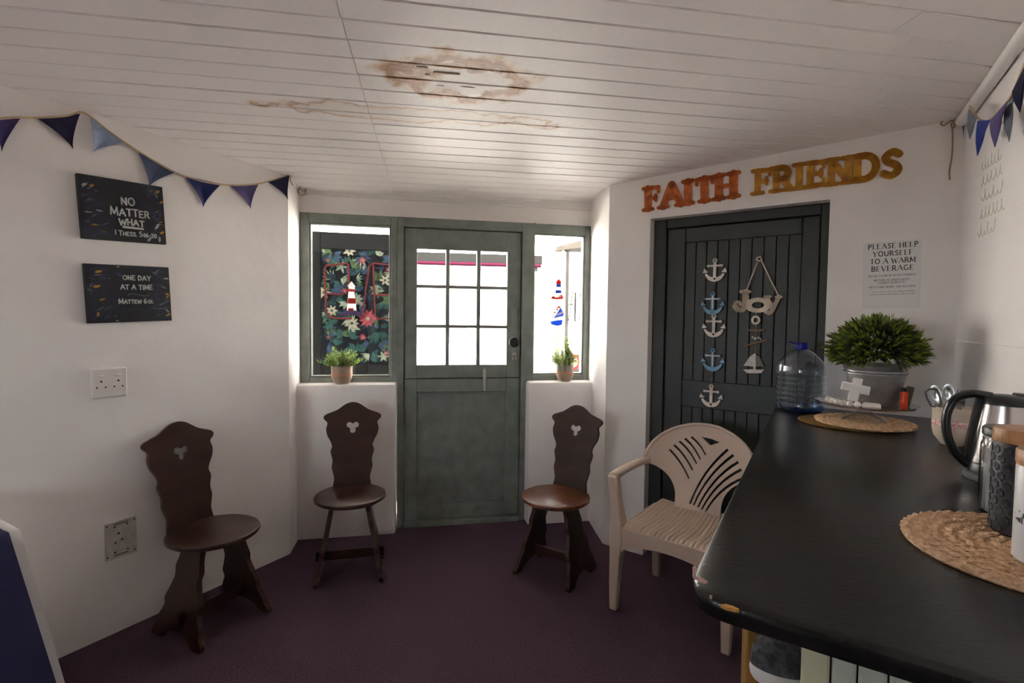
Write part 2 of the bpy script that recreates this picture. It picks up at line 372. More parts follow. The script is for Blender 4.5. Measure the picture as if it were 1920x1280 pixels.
# stroke lettering (unit height); (advance, strokes)
def _arc(cx, cz, rx, rz, a0, a1, n=8): return [(cx + rx * math.cos(R_(a0 + (a1 - a0) * k / n)), cz + rz * math.sin(R_(a0 + (a1 - a0) * k / n))) for k in range(n + 1)]
GL = {
 'A': (.78, [[(0, 0), (.39, 1)], [(.39, 1), (.78, 0)], [(.14, .36), (.64, .36)]]),
 'B': (.6, [[(.05, 0), (.05, 1)], [(.05, 1)] + _arc(.3, .76, .24, .24, 90, -90) + [(.05, .52)], [(.05, .52)] + _arc(.32, .26, .28, .26, 90, -90) + [(.05, 0)]]),
 'C': (.68, [_arc(.36, .5, .36, .5, 50, 310, 12)]),
 'D': (.7, [[(.05, 0), (.05, 1)], [(.05, 1), (.28, 1)] + _arc(.28, .5, .4, .5, 80, -80, 10) + [(.28, 0), (.05, 0)]]),
 'E': (.56, [[(.05, 0), (.05, 1)], [(.05, 1), (.54, 1)], [(.05, .52), (.44, .52)], [(.05, 0), (.56, 0)]]),
 'F': (.54, [[(.05, 0), (.05, 1)], [(.05, 1), (.54, 1)], [(.05, .5), (.42, .5)]]),
 'G': (.72, [_arc(.36, .5, .36, .5, 50, 300, 12), [(.66, .06), (.66, .44)], [(.44, .44), (.72, .44)]]),
 'H': (.68, [[(.05, 0), (.05, 1)], [(.63, 0), (.63, 1)], [(.05, .5), (.63, .5)]]),
 'I': (.14, [[(.07, 0), (.07, 1)]]),
 'K': (.64, [[(.05, 0), (.05, 1)], [(.05, .42), (.58, 1)], [(.2, .56), (.62, 0)]]),
 'L': (.52, [[(.05, 0), (.05, 1)], [(.05, 0), (.52, 0)]]),
 'M': (.86, [[(.05, 0), (.1, 1)], [(.1, 1), (.43, .15)], [(.43, .15), (.76, 1)], [(.76, 1), (.81, 0)]]),
 'N': (.7, [[(.05, 0), (.05, 1)], [(.05, 1), (.65, 0)], [(.65, 0), (.65, 1)]]),
 'O': (.76, [_arc(.38, .5, .36, .5, 90, 450, 16)]),
 'P': (.56, [[(.05, 0), (.05, 1)], [(.05, 1), (.26, 1)] + _arc(.26, .74, .27, .26, 80, -80) + [(.26, .48), (.05, .48)]]),
 'R': (.64, [[(.05, 0), (.05, 1)], [(.05, 1), (.26, 1)] + _arc(.26, .74, .27, .26, 80, -80) + [(.26, .48), (.05, .48)], [(.3, .48), (.62, 0)]]),
 'S': (.54, [smoothline([(.5, .86), (.3, 1), (.07, .82), (.14, .6), (.4, .44), (.49, .2), (.26, 0), (.02, .14)], 3)]),
 'T': (.64, [[(.32, 0), (.32, 1)], [(0, 1), (.64, 1)]]),
 'U': (.7, [[(.05, 1), (.05, .3)] + _arc(.35, .3, .3, .3, 180, 360) + [(.65, 1)]]),
 'V': (.72, [[(0, 1), (.36, 0)], [(.36, 0), (.72, 1)]]),
 'W': (1.0, [[(0, 1), (.25, 0)], [(.25, 0), (.5, .8)], [(.5, .8), (.75, 0)], [(.75, 0), (1, 1)]]),
 'X': (.68, [[(0, 1), (.66, 0)], [(0, 0), (.66, 1)]]),
 'Y': (.68, [[(0, 1), (.34, .48)], [(.68, 1), (.34, .48)], [(.34, .48), (.34, 0)]]),
 '0': (.6, [_arc(.3, .5, .26, .5, 90, 450, 14)]), '1': (.2, [[(.1, 0), (.1, 1)]]),
 '2': (.55, [smoothline([(.05, .78), (.25, 1), (.47, .78), (.3, .42), (.03, 0)], 3), [(.03, 0), (.52, 0)]]),
 '3': (.52, [smoothline([(.04, .88), (.28, 1), (.45, .78), (.2, .54)], 3), smoothline([(.2, .54), (.5, .3), (.28, 0), (.02, .12)], 3)]),
 '5': (.52, [[(.46, 1), (.1, 1), (.07, .58)], smoothline([(.07, .58), (.32, .62), (.48, .32), (.26, 0), (.02, .1)], 3)]),
 '6': (.54, [smoothline([(.42, 1), (.14, .7), (.05, .3), (.26, 0), (.48, .26), (.28, .5), (.07, .34)], 3)]),
 ':': (.14, [[(.07, .2), (.07, .28)], [(.07, .62), (.07, .7)]]), '.': (.14, [[(.07, 0), (.07, .05)]]), ',': (.14, [[(.08, .05), (.03, -.15)]]),
 '-': (.4, [[(.05, .45), (.35, .45)]]), ' ': (.36, []), "'": (.12, [[(.06, 1), (.06, .8)]]),
}
def text_strokes(txt, h, gap=.14, jitter=0.0, caps=1.0, rnd=None):
    """returns (strokes, width); first letters of words taller when caps>1"""
    x = 0; out = []; first = True
    for ch in txt:
        if ch == ' ': x += .42 * h; first = True; continue
        adv, st = GL[ch]; hh = h * (caps if first else 1.0); first = False
        dz = rnd.uniform(-jitter, jitter) * h if rnd else 0; k = 1 + (rnd.uniform(-jitter, jitter) if rnd else 0)
        for s in st: out.append([(x + p[0] * hh * k, p[1] * hh * k + dz) for p in s])
        x += adv * hh + gap * h
    return out, x - gap * h
def serif_text(mb, txt, h, cx, z0, y0, y1, gap=.16, wt=.17, wn=.07, T=None):
    st, w = text_strokes(txt, h, gap); x0 = cx - w / 2; thick = []; thin = []; ser = []
    for s in st:
        s = [(p[0] + x0, p[1] + z0) for p in s]
        if len(s) == 2:
            dx, dz = s[1][0] - s[0][0], s[1][1] - s[0][1]
            if abs(dz) > abs(dx) * .4:
                (thin if (dx * dz > 0 and abs(dx) > .1 * h) else thick).append(s)
                for p in s:
                    if p[1] - z0 < .02 * h or p[1] - z0 > .98 * h: ser.append([(p[0] - .13 * h, p[1]), (p[0] + .13 * h, p[1])])
            else: thin.append(s)
        else: thick.append(s)
    mb.strokes([(wt * h, s) for s in thick], 0, y0, y1, T, rnd=False)
    mb.strokes([(wn * h, s) for s in thin], 0, y0, y1, T, rnd=False); mb.strokes([(wn * h, s) for s in ser], 0, y0, y1, T, rnd=False)
    return w

# ------------------------------------------------------------------ room frames
L0 = onz(115, 1232); PA = onz(544, 1038); PB = onz(561, 1014); PE = onz(1101, 984); PF = onz(1130, 1019)
ANG_L = math.degrees(math.atan2(PA.y - L0.y, PA.x - L0.x)); ANG_F = 11.0; ANG_D = -35.5; ANG_R = 240.0
WL = frame(PA, ANG_L)                 # left wall, x<0 runs towards the camera
FF = frame((-.748, 3.386), ANG_F)     # door-frame plane of the far wall
DW = frame(PF, ANG_D)                 # wall of the panelled door
cx_ = wl(DW, 1800, 460).x; PC = DW @ Vector((cx_, 0, 0))
RW = frame(PC, ANG_R)                 # right wall behind the worktop
FRONT = -.12                          # front of the low sill walls in FF
def inter(p, a, q, b):
    d1 = Vector((math.cos(R_(a)), math.sin(R_(a)))); d2 = Vector((math.cos(R_(b)), math.sin(R_(b))))
    w = Vector((q[0] - p[0], q[1] - p[1])); t = (w.x * d2.y - w.y * d2.x) / (d1.x * d2.y - d1.y * d2.x)
    return Vector((p[0] + d1.x * t, p[1] + d1.y * t, 0))
# back wall behind the camera
PBK = Vector((-.95, -1.45, 0)); ANG_B = ANG_R - 90
BL = inter(PBK, ANG_B, PA, ANG_L); BR = inter(PBK, ANG_B, PC, ANG_R)

# ------------------------------------------------------------------ structure
def wallbox(name, Mx, x0, x1, z0, z1, y0=0, y1=.15, m='plaster'):
    r = struct(name, Mx); MB().box(x0, x1, y0, y1, z0, z1).build(name + '_face', m, r); return r
def wallmesh(name, Mx, boxes, m='plaster'):
    mb = MB()
    for b in boxes: mb.box(*b)
    o = mb.build(name, m); o.matrix_basis = Mx; o['kind'] = 'structure'; return o
ZT = 2.55
lenL = (PA - BL).length
fl = MB(); fl.box(-6, 4, -4.2, 3.62, -.06, 0); fl = fl.build('floor', 'carpet'); fl['kind'] = 'structure'
wallmesh('wall_left', WL, [(-lenL - .2, 0, 0, .2, 0, ZT)])
# alcove side walls: A -> frame plane, E -> F
bl = FF.inverted() @ PA; bl0 = FF.inverted() @ PB
xl = wl(FF, 563, 560).x; xr = wl(FF, 1105, 560).x
def poly_wall(name, pts, z0, z1, m='plaster'):
    n = len(pts); mb = MB(); mb.add([(p[0], p[1], z0) for p in pts] + [(p[0], p[1], z1) for p in pts],
        [list(range(n)), list(range(2 * n - 1, n - 1, -1))] + [(i, (i + 1) % n, (i + 1) % n + n, i + n) for i in range(n)])
    o = mb.build(name, m); o['kind'] = 'structure'; return o
fA = FF @ Vector((xl, 0, 0)); fA2 = FF @ Vector((xl, .16, 0)); fE = FF @ Vector((xr, 0, 0)); fE2 = FF @ Vector((xr, .16, 0))
wlo = WL @ Vector((0, .2, 0))
poly_wall('wall_alcove_left', [PA, fA, fA2, FF @ Vector((xl - .3, .16, 0)), wlo], 0, ZT)
dwo = DW @ Vector((0, .2, 0))
poly_wall('wall_alcove_right', [PF, DW @ Vector((.02, .2, 0)), FF @ Vector((xr + .35, .16, 0)), fE2, fE], 0, ZT)
# pixel measures on the frame plane
X = lambda px, py=560: wl(FF, px, py).x
Z = lambda py, px=860: wl(FF, px, py).z
ztop = (wl(FF, 565, 397).z + wl(FF, 1105, 425).z) / 2; zsill = .982
wallmesh('wall_far_header', FF, [(xl, xr, .015, .16, ztop, ZT)])
xdl, xdr = X(743, 720), X(993, 720)
def sill_wall(name, x0, x1):
    mb = MB(); mb.bbox(x0, x1, FRONT, .10, 0, zsill, .018); o = mb.build(name, 'plaster', smooth=30); o.matrix_basis = FF; o['kind'] = 'structure'
sill_wall('wall_sill_left', xl - .02, xdl); sill_wall('wall_sill_right', X(984, 800), xr + .02)
tr = MB(); tr.bbox(xl, xr, -.012, .016, ceil_z(-.4, 3.4) - .035, ceil_z(-.4, 3.4) + .03, .006); tr = tr.build('trim_1', 'white_paint'); tr.matrix_basis = FF; tr['kind'] = 'structure'
# wall with the panelled door
dx0, dx1 = wl(DW, 1213, 700).x, wl(DW, 1551, 520).x; dzt = 2.0
wallmesh('wall_door', DW, [(0, dx0, 0, .2, 0, ZT), (dx1, cx_ + .2, 0, .2, 0, ZT), (dx0, dx1, 0, .2, dzt, ZT)])
lenR = (BR - PC).length
wallmesh('wall_right', RW, [(0, lenR + .2, 0, .15, 0, ZT)])
WB = frame(BR, ANG_B); lenB = (BR - BL).length
bw0, bw1, bz0, bz1 = 1.5, 2.85, .85, 1.92     # unseen window behind the camera, added for fill light
wallmesh('wall_back', WB, [(-.2, bw0, 0, .15, 0, ZT), (bw1, lenB + .2, 0, .15, 0, ZT), (bw0, bw1, 0, .15, 0, bz0), (bw0, bw1, 0, .15, bz1, ZT)], 'back_paint')
w3 = struct('fill_window', WB)
f = MB()
for b in ((bw0, bw1, .03, .09, bz0, bz0 + .05), (bw0, bw1, .03, .09, bz1 - .05, bz1), (bw0, bw0 + .05, .03, .09, bz0, bz1), (bw1 - .05, bw1, .03, .09, bz0, bz1), ((bw0 + bw1) / 2 - .025, (bw0 + bw1) / 2 + .025, .03, .09, bz0, bz1)): f.box(*b)
f.build('window_frame', 'green', w3); MB().box(bw0 + .05, bw1 - .05, .058, .062, bz0 + .05, bz1 - .05).build('pane', 'pane', w3)
# right wall: slight ledge line of the lower plaster and a pipe along the ceiling
lz = wl(RW, 1870, 646).z
o = MB().bbox(.06, 2.6, -.006, .01, .9, lz, .003).build('trim_2', 'plaster'); o.matrix_basis = RW; o['kind'] = 'structure'
pe0 = RW @ Vector((.05, -.022, 0)); pe1 = RW @ Vector((lenR, -.022, 0))
o = MB().tube([(.05, -.022, ceil_z(pe0.x, pe0.y) - .024), (lenR, -.022, ceil_z(pe1.x, pe1.y) - .024)], .022, 16).build('trim_3', 'white_paint', smooth=True); o.matrix_basis = RW; o['kind'] = 'structure'

# ceiling: boards in rows with butt joints
ce = struct('ceiling')
bk = MB(); bk.add([(p[0], p[1], ceil_z(p[0], p[1]) + .02 + dz) for dz in (0, .08) for p in ((-6, -4.2), (4, -4.2), (4, 3.62), (-6, 3.62))], [(0, 1, 2, 3), (7, 6, 5, 4), (0, 4, 5, 1), (1, 5, 6, 2), (2, 6, 7, 3), (3, 7, 4, 0)])
bk.build('ceiling_backing', 'ceiling', ce)
ba = R_(10); bu = Vector((math.cos(ba), math.sin(ba))); bv = Vector((-bu.y, bu.x)); PITCHB = .1063
j1 = [onceil(662, 109), onceil(700, 236)]; j2 = [onceil(1705, 20), onceil(1648, 240)]
def jx(j, v):   # position of a joint line along the boards at offset v
    a = (j[0].x * bu.x + j[0].y * bu.y, j[0].x * bv.x + j[0].y * bv.y); b = (j[1].x * bu.x + j[1].y * bu.y, j[1].x * bv.x + j[1].y * bv.y)
    return a[0] + (b[0] - a[0]) * (v - a[1]) / (b[1] - a[1])
def lim(v, p, ang):
    q = bv * v; r = inter((q.x, q.y), 10, p, ang); return r.x * bu.x + r.y * bu.y
k0 = -21; k = k0
rb = random.Random(3)
while True:
    v0 = 1.599 + k * PITCHB; v1 = v0 + PITCHB - .003
    vm = (v0 + v1) / 2
    if v0 > 3.62: break
    k += 1
    ul = lim(vm, PA, ANG_L) - .06; ur = min(lim(vm, PC, ANG_R) + .05, lim(vm, PF, ANG_D) + .1)
    if vm > PA.x * bv.x + PA.y * bv.y: ul = lim(vm, fA, 90) - .1
    fr_ = lim(vm, PBK, ANG_B)
    if vm < 0: ur = min(ur, 3)
    vend = min(v1, 3.60)
    js = sorted([max(ul, min(ur, jx(j1, vm))), max(ul, min(ur, jx(j2, vm)))])
    segs = [(ul, js[0]), (js[0], js[1]), (js[1], ur)]
    for (a, b) in segs:
        if b - a < .05: continue
        a += .0012; b -= .0012; dz = rb.uniform(-.0010, .0010); e = .0032
        mb = MB(); vs = []
        for (uu, vv, zz) in [(a, v0 + e, 0), (b, v0 + e, 0), (b, vend - e, 0), (a, vend - e, 0), (a, v0, e), (b, v0, e), (b, vend, e), (a, vend, e), (a, v0, .018), (b, v0, .018), (b, vend, .018), (a, vend, .018)]:
            p = bu * uu + bv * vv; vs.append((p.x, p.y, ceil_z(p.x, p.y) + zz + dz))
        mb.add(vs, [(0, 1, 2, 3), (11, 10, 9, 8)] + [(i + 4 * r, i + 4 * r + 4, (i + 1) % 4 + 4 * r + 4, (i + 1) % 4 + 4 * r) for r in (0, 1) for i in range(4)])
        mb.build('board', 'ceiling', ce)
# lifted paint flakes and splits in the stained patch
for i, (px, py, l, w) in enumerate([(835, 137, .10, .012), (792, 126, .04, .012), (878, 163, .055, .006), (802, 140, .02, .012), (826, 160, .03, .005)]):
    c = onceil(px, py); mb = MB()
    T = Matrix.Translation((c.x, c.y, ceil_z(c.x, c.y) - .0015)) @ Matrix.Rotation(R_(10), 4, 'Z')
    pts = [(rb.uniform(.8, 1.1) * l / 2 * math.cos(2 * math.pi * q / 12), rb.uniform(.6, 1.2) * w / 2 * math.sin(2 * math.pi * q / 12)) for q in range(12)]
    mb.add([(x, y, 0) for x, y in pts] + [(x, y, .003) for x, y in pts], [list(range(12)), list(range(23, 11, -1))] + [(q, (q + 1) % 12, (q + 1) % 12 + 12, q + 12) for q in range(12)], T)
    mb.build('paint_split', 'stick', ce)

# ------------------------------------------------------------------ far door and side windows
d1 = struct('door_1', FF)
zb = 0.0
xA, xB = X(745, 600), X(757, 600); xC, xD = X(977, 600), X(1000, 580)   # frame posts
zdt = Z(430); fy0, fy1 = -.015, .09
f = MB(); f.bbox(xA, xB, fy0, fy1, 0, ztop, .004); f.build('frame_post', 'green', d1)
f = MB(); f.bbox(xC, xD, fy0, fy1, 0, ztop, .004); f.build('frame_post', 'green', d1)
f = MB(); f.bbox(xB, xC, fy0, fy1, zdt, ztop, .004); f.build('frame_head', 'green', d1)
f = MB(); f.bbox(xB, xC, -.03, fy1, 0, .035, .006); f.build('threshold', 'green', d1)
for b in ((xB - .01, xB + .014, .049, .075, .0, zdt + .01), (xC - .014, xC + .01, .049, .075, .0, zdt + .01), (xB, xC, .049, .075, zdt - .014, zdt + .01)): MB().bbox(*b, .003).build('gap_stop', 'green', d1)  # hidden strips added behind the leaves to block daylight gaps
# upper leaf
zs = Z(709); g = .004
ly0, ly1 = .005, .048
px0, px1 = X(782, 570), X(951, 570); pz1, pz0 = Z(469), Z(684)
mxs = [(X(836, 570), X(843, 570)), (X(894, 570), X(901, 570))]; mzs = [(Z(541), Z(535)), (Z(615), Z(609))]
ul = MB()
for b in ((xB + g, px0, ly0, ly1, zs + .003, zdt - g), (px1, xC - g, ly0, ly1, zs + .003, zdt - g), (px0, px1, ly0, ly1, pz1, zdt - g), (px0, px1, ly0, ly1, zs + .003, pz0)): ul.bbox(*b, .003)
ulo = ul.build('upper_leaf', 'green', d1)
for a, b in mxs: MB().bbox(a, b, ly0, ly1, pz0 - .01, pz1 + .01, .003).build('muntin', 'green', ulo)
for a, b in mzs: MB().bbox(px0 - .01, px1 + .01, ly0 + .001, ly1, a, b, .003).build('muntin', 'green', ulo)
cols = [(px0, mxs[0][0]), (mxs[0][1], mxs[1][0]), (mxs[1][1], px1)]; rows = [(pz0, mzs[1][0]), (mzs[1][1], mzs[0][0]), (mzs[0][1], pz1)]
for a, b in cols:
    for c, d in rows: MB().box(a - .003, b + .003, .026, .030, c - .003, d + .003).build('pane', 'pane', ulo)
# lower leaf with sunk panel
qx0, qx1, qz1, qz0 = X(781, 850), X(947, 840), Z(734), Z(945)
llf = MB()
for b in ((xB + g, qx0, ly0, ly1, .04, zs - .003), (qx1, xC - g, ly0, ly1, .04, zs - .003), (qx0, qx1, ly0, ly1, qz1, zs - .003), (qx0, qx1, ly0, ly1, .04, qz0)): llf.bbox(*b, .003)
llo = llf.build('lower_leaf', 'green', d1)
MB().bbox(xB + .015, xC - .015, .0485, .058, zs - .02, zs + .02, .002).build('weather_bar', 'green', llo)
MB().bbox(xB + .01, xC - .01, .040, .06, .03, .06, .002).build('weather_bar', 'green', llo)
pn = MB(); pn.box(qx0 - .005, qx1 + .005, .024, .040, qz0 - .005, qz1 + .005); pn.build('panel', 'green', llo)
# worn bolt strip, latch, keys
bx = X(909, 712); bo = MB(); bo.bbox(bx - .012, bx + .012, -.004, .006, Z(711), Z(691), .002); bo.bbox(bx - .009, bx + .009, -.003, .006, Z(733), Z(711), .002); bo.bbox(bx - .005, bx + .005, -.012, -.003, Z(722), Z(700), .002)
bo.build('barrel_bolt', 'brass', d1)
kx, kz = X(962, 640), Z(641, 962); kn = MB(); T = Matrix.Translation((kx, -.02, kz)) @ Matrix.Rotation(R_(90), 4, 'X')
kn.lathe([(.018, -.028), (.020, -.02), (.014, -.012), (.014, 0), (.03, .006), (.034, .014), (.032, .026), (.02, .032), (.002, .033)], 24, T); kn.build('door_knob', 'dark_metal', d1, smooth=True)
cr = MB(); cr.tube([(kx + .034 * math.cos(R_(a)), -.04, kz + .034 * math.sin(R_(a))) for a in range(100, 260, 10)], .003, 6); cr.build('knob_rim', 'brass', d1, smooth=True)
lk = MB(); lk.bbox(kx - .02, kx + .022, -.012, .006, Z(600, 962) - .02, Z(575, 962), .003); lk.build('rim_latch', 'green', d1)
ky = thing('key_bunch', 'small bunch of keys hanging from the far door lock', 'keys', FF @ Matrix.Translation((kx + .004, -.02, Z(657, 962))))
kk = MB(); kk.tube(circ3 := [(.012 * math.cos(a * .5236), 0, .012 * math.sin(a * .5236)) for a in range(12)], .0014, 6, closed=True); kk.tube([(0, .02, .008), (0, -.004, .012)], .003, 6); kk.build('key_ring', 'brass', ky, smooth=True)
for dx, a in ((-.005, 8), (.007, -10)):
    kk = MB(); T = Matrix.Translation((dx, -.003, -.012)) @ Matrix.Rotation(R_(a), 4, 'Y')
    kk.lathe([(.009, -.001), (.009, .001)], 14, T @ Matrix.Translation((0, 0, -.008)) @ Matrix.Rotation(R_(90), 4, 'X')); kk.bbox(-.003, .003, -.001, .001, -.05, -.014, .0005, T); kk.bbox(0, .007, -.001, .001, -.048, -.04, .0005, T); kk.build('key', 'brass', ky)
# side windows
def side_window(name, x0, x1, gx0, gx1, gz0, gz1):
    w = struct(name, FF); f = MB()
    for b in ((x0, gx0, -.01, .07, zsill, ztop), (gx1, x1, -.01, .07, zsill, ztop), (gx0, gx1, -.01, .07, gz1, ztop), (gx0, gx1, -.01, .07, zsill, gz0)): f.bbox(*b, .004)
    f.build('window_frame', 'green', w)
    f = MB(); t = .012
    for b in ((gx0, gx0 + t, .0, .05, gz0, gz1), (gx1 - t, gx1, .0, .05, gz0, gz1), (gx0, gx1, .0, .05, gz1 - t, gz1), (gx0, gx1, .0, .05, gz0, gz0 + t)): f.bbox(*b, .003)
    f.build('glazing_bead', 'green', w)
    MB().box(gx0 + .004, gx1 - .004, .028, .032, gz0 + .004, gz1 - .004).build('pane', 'pane', w); return w
gl = (X(580, 560), X(733, 560), wl(FF, 650, 707).z, wl(FF, 650, 419).z)
side_window('window_1', xl + .001, xA, gl[0], gl[1], gl[2], gl[3])
gr = (X(999, 560), X(1095, 560), wl(FF, 1045, 702).z, wl(FF, 1045, 439).z)
side_window('window_2', xD, xr - .001, gr[0], gr[1], gr[2], gr[3])

# ------------------------------------------------------------------ panelled door in the right-hand wall
d2 = struct('door_2', DW @ Matrix.Translation((0, .075, 0))); DWr = DW @ Matrix.Translation((0, .075, 0))
D = lambda px, py: wl(DWr, px, py)
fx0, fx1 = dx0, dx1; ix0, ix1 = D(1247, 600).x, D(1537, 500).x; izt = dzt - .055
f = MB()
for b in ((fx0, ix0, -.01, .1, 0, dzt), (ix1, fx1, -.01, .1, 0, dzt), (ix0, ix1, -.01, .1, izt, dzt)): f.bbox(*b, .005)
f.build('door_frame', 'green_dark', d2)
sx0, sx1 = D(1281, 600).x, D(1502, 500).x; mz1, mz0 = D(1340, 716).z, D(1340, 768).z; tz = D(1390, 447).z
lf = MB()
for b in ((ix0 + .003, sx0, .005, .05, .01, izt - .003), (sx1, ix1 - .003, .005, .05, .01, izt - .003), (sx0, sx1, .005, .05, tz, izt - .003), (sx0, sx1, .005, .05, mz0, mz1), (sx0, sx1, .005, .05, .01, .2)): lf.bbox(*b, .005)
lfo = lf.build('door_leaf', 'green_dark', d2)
MB().box(ix0 - .01, ix1 + .01, .0505, .062, 0, izt + .01).build('door_backing', 'green_dark', d2)  # added behind the planks to block daylight between them
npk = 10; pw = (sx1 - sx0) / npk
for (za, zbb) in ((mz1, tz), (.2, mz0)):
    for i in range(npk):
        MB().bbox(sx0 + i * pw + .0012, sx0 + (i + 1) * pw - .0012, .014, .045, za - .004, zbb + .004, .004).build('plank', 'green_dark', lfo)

# ------------------------------------------------------------------ outside
pv = MB(); pv.box(-9, 9, 3.62, 14, -.10, -.04); pv = pv.build('ground', 'paving'); pv['kind'] = 'structure'
pv = MB(); pv.box(-40, 40, -40, 40, -.20, -.12); pv = pv.build('ground_absorber', 'dark_ground'); pv['kind'] = 'structure'  # unseen dark ground, added to cut light bouncing up to the ceiling
ev = MB(); ev.add([(p[0], p[1], z) for z in (2.36, 2.46) for p in ((-6, 3.62), (4, 3.62), (4, 4.95), (-6, 4.55))], [(0, 1, 2, 3), (7, 6, 5, 4), (0, 4, 5, 1), (1, 5, 6, 2), (2, 6, 7, 3), (3, 7, 4, 0)]); ev = ev.build('shade_eave', 'out_white'); ev['kind'] = 'structure'  # unseen overhang added to keep sky light off the panel
OW = frame((0, 7.2), 9)
ow = wallmesh('wall_outside', OW, [(-7, 7, 0, .2, -.1, 2.9)], 'out_white')
def outz(px, py): return wl(OW, px, py)
ew = thing('canopy_edge', 'dark grey roof edge with maroon gutter seen through the door panes', 'awning', frame((0, 6.3), 8))
EW = frame((0, 6.3), 8)
e0, e1 = wl(EW, 700, 478), wl(EW, 1017, 490); ez = (wl(EW, 860, 474).z, wl(EW, 860, 492).z, wl(EW, 860, 497).z)
MB().bbox(e0.x, e1.x, 0, .06, ez[1], ez[0], .01).build('fascia', 'out_grey', ew)
MB().tube([(e0.x, -.01, ez[2] + .015), (e1.x - .02, -.01, ez[2] + .015)], .022, 10).build('gutter', 'maroon', ew, smooth=True)
MB().box(e0.x, e1.x, .06, .9, ez[0] - .03, ez[0]).build('roof_sheet', 'out_white', ew)
MB().bbox(e1.x - .10, e1.x - .05, .02, .07, -.04, ez[1], .01).build('downpipe', 'alu', ew)
# printed shutter panel behind the left window
SW = FF @ Matrix.Translation((0, .62, 0)); S = lambda px, py: wl(SW, px, py)
sp = thing('shutter_panel', 'dark framed outside panel with floral print and red outlined letters behind the left window', 'panel', SW)
ax0, ax1 = S(572, 560).x, S(752, 560).x; az1 = S(650, 436).z; bx0 = S(601, 560).x; bz1_ = S(650, 467).z; bz0_ = S(650, 683).z
f = MB()
for b in ((ax0, bx0, 0, .05, -.04, az1), (bx0, ax1, 0, .05, bz1_, az1), (bx0, ax1, 0, .05, -.04, bz0_), (ax1 - .03, ax1, 0, .05, bz0_, bz1_)): f.bbox(*b, .004)
f.build('panel_frame', 'out_dark', sp)
MB().box(bx0, ax1 - .03, .012, .03, bz0_, bz1_).build('printed_cloth', 'dark_print', sp)
fr = random.Random(11); lv = MB(); depth_k = [0]
def leafshape(cx, cz, l, w, a, m):
    lv.use(m); depth_k[0] += 1; y = .0115 - depth_k[0] * 1.2e-5
    ca, sa = math.cos(a), math.sin(a); pts = []
    for t, ww in ((0, .1), (.2, .75), (.45, 1), (.7, .7), (1, 0)): pts.append((t * l, ww * w / 2))
    pts += [(t * l, -ww * w / 2) for t, ww in ((.7, .7), (.45, 1), (.2, .75), (0, .1))]
    q = [(cx + p[0] * ca - p[1] * sa, cz + p[0] * sa + p[1] * ca) for p in pts]
    q = [(min(max(p[0], bx0 + .002), ax1 - .032), min(max(p[1], bz0_ + .002), bz1_ - .002)) for p in q]
    lv.add([(p[0], y, p[1]) for p in q], [list(range(len(q)))])
def spray(cx, cz, l, n, a0, a1, w, m):
    for i in range(n): leafshape(cx, cz, l * fr.uniform(.8, 1.1), w, R_(a0 + (a1 - a0) * i / max(1, n - 1)), m)
for i in range(150):
    cx = fr.uniform(bx0, ax1 - .03); cz = fr.uniform(bz0_, bz1_); m = fr.choice(['p_teal', 'p_green', 'p_blue', 'p_slate', 'p_slate', 'p_teal', 'p_pale', 'p_blue'])
    if fr.random() < .45: a = fr.uniform(0, 360); spray(cx, cz, fr.uniform(.05, .09), fr.randint(4, 7), a, a + fr.uniform(60, 130), .012, m)
    else: a = fr.uniform(0, 360); spray(cx, cz, fr.uniform(.05, .085), 3, a, a + 80, fr.uniform(.022, .04), m)
for (px, py, r, n, m) in [(660, 606, .06, 9, 'p_cream'), (690, 597, .075, 11, 'p_pink'), (655, 470, .05, 7, 'p_cream'), (607, 548, .055, 6, 'p_cream'), (622, 582, .05, 7, 'p_cream'), (680, 488, .03, 9, 'p_pink'), (680, 632, .03, 9, 'p_pink'), (722, 525, .05, 6, 'p_cream'), (719, 668, .05, 6, 'p_pale'), (705, 545, .06, 5, 'p_pale'), (640, 500, .05, 5, 'p_pale'), (668, 560, .06, 8, 'p_pale'), (615, 488, .02, 6, 'p_rust'), (616, 632, .02, 6, 'p_rust'), (646, 545, .03, 6, 'p_pink'), (728, 505, .03, 5, 'p_pink'), (725, 662, .03, 5, 'p_pink')]:
    c = S(px, py); spray(c.x, c.z, r, n, 0, 360 - 360 / n, r * .38, m)
    if m in ('p_cream', 'p_pink'): spray(c.x, c.z, r * .25, 6, 0, 300, r * .2, 'p_teal' if m == 'p_cream' else 'p_pale')
lvo = lv.build('printed_flowers', None, sp); lvo['kind'] = 'stuff'
rl = MB()
for path in ([(654, 515), (654, 498), (650, 494), (612, 498), (609, 504), (612, 585), (618, 594), (640, 597), (660, 597)], [(612, 550), (642, 552)], [(676, 600), (682, 575), (688, 530), (692, 500), (699, 494), (728, 496)], [(700, 496), (703, 592), (708, 597), (730, 597)], [(703, 553), (728, 553)], [(654, 515), (655, 560)]):
    rl.tube([(S(*p).x, -.012, S(*p).z) for p in path], .007, 8)
rl.build('red_letters', 'red_wire', sp, smooth=True)
# roof slope seen above the panel
rs = thing('lean_to_beam', 'pale sloping roof beam above the floral panel outside', 'beam', SW @ Matrix.Translation((0, .5, 0)))
SWb = SW @ Matrix.Translation((0, .5, 0)); b0, b1 = wl(SWb, 560, 408), wl(SWb, 610, 440)
MB().prism([(b0.x, b0.z + .03), (b0.x, b0.z - .12), (b1.x, b1.z - .1), (b1.x + .02, b1.z)], 0, .08).build('beam_face', 'out_white', rs)
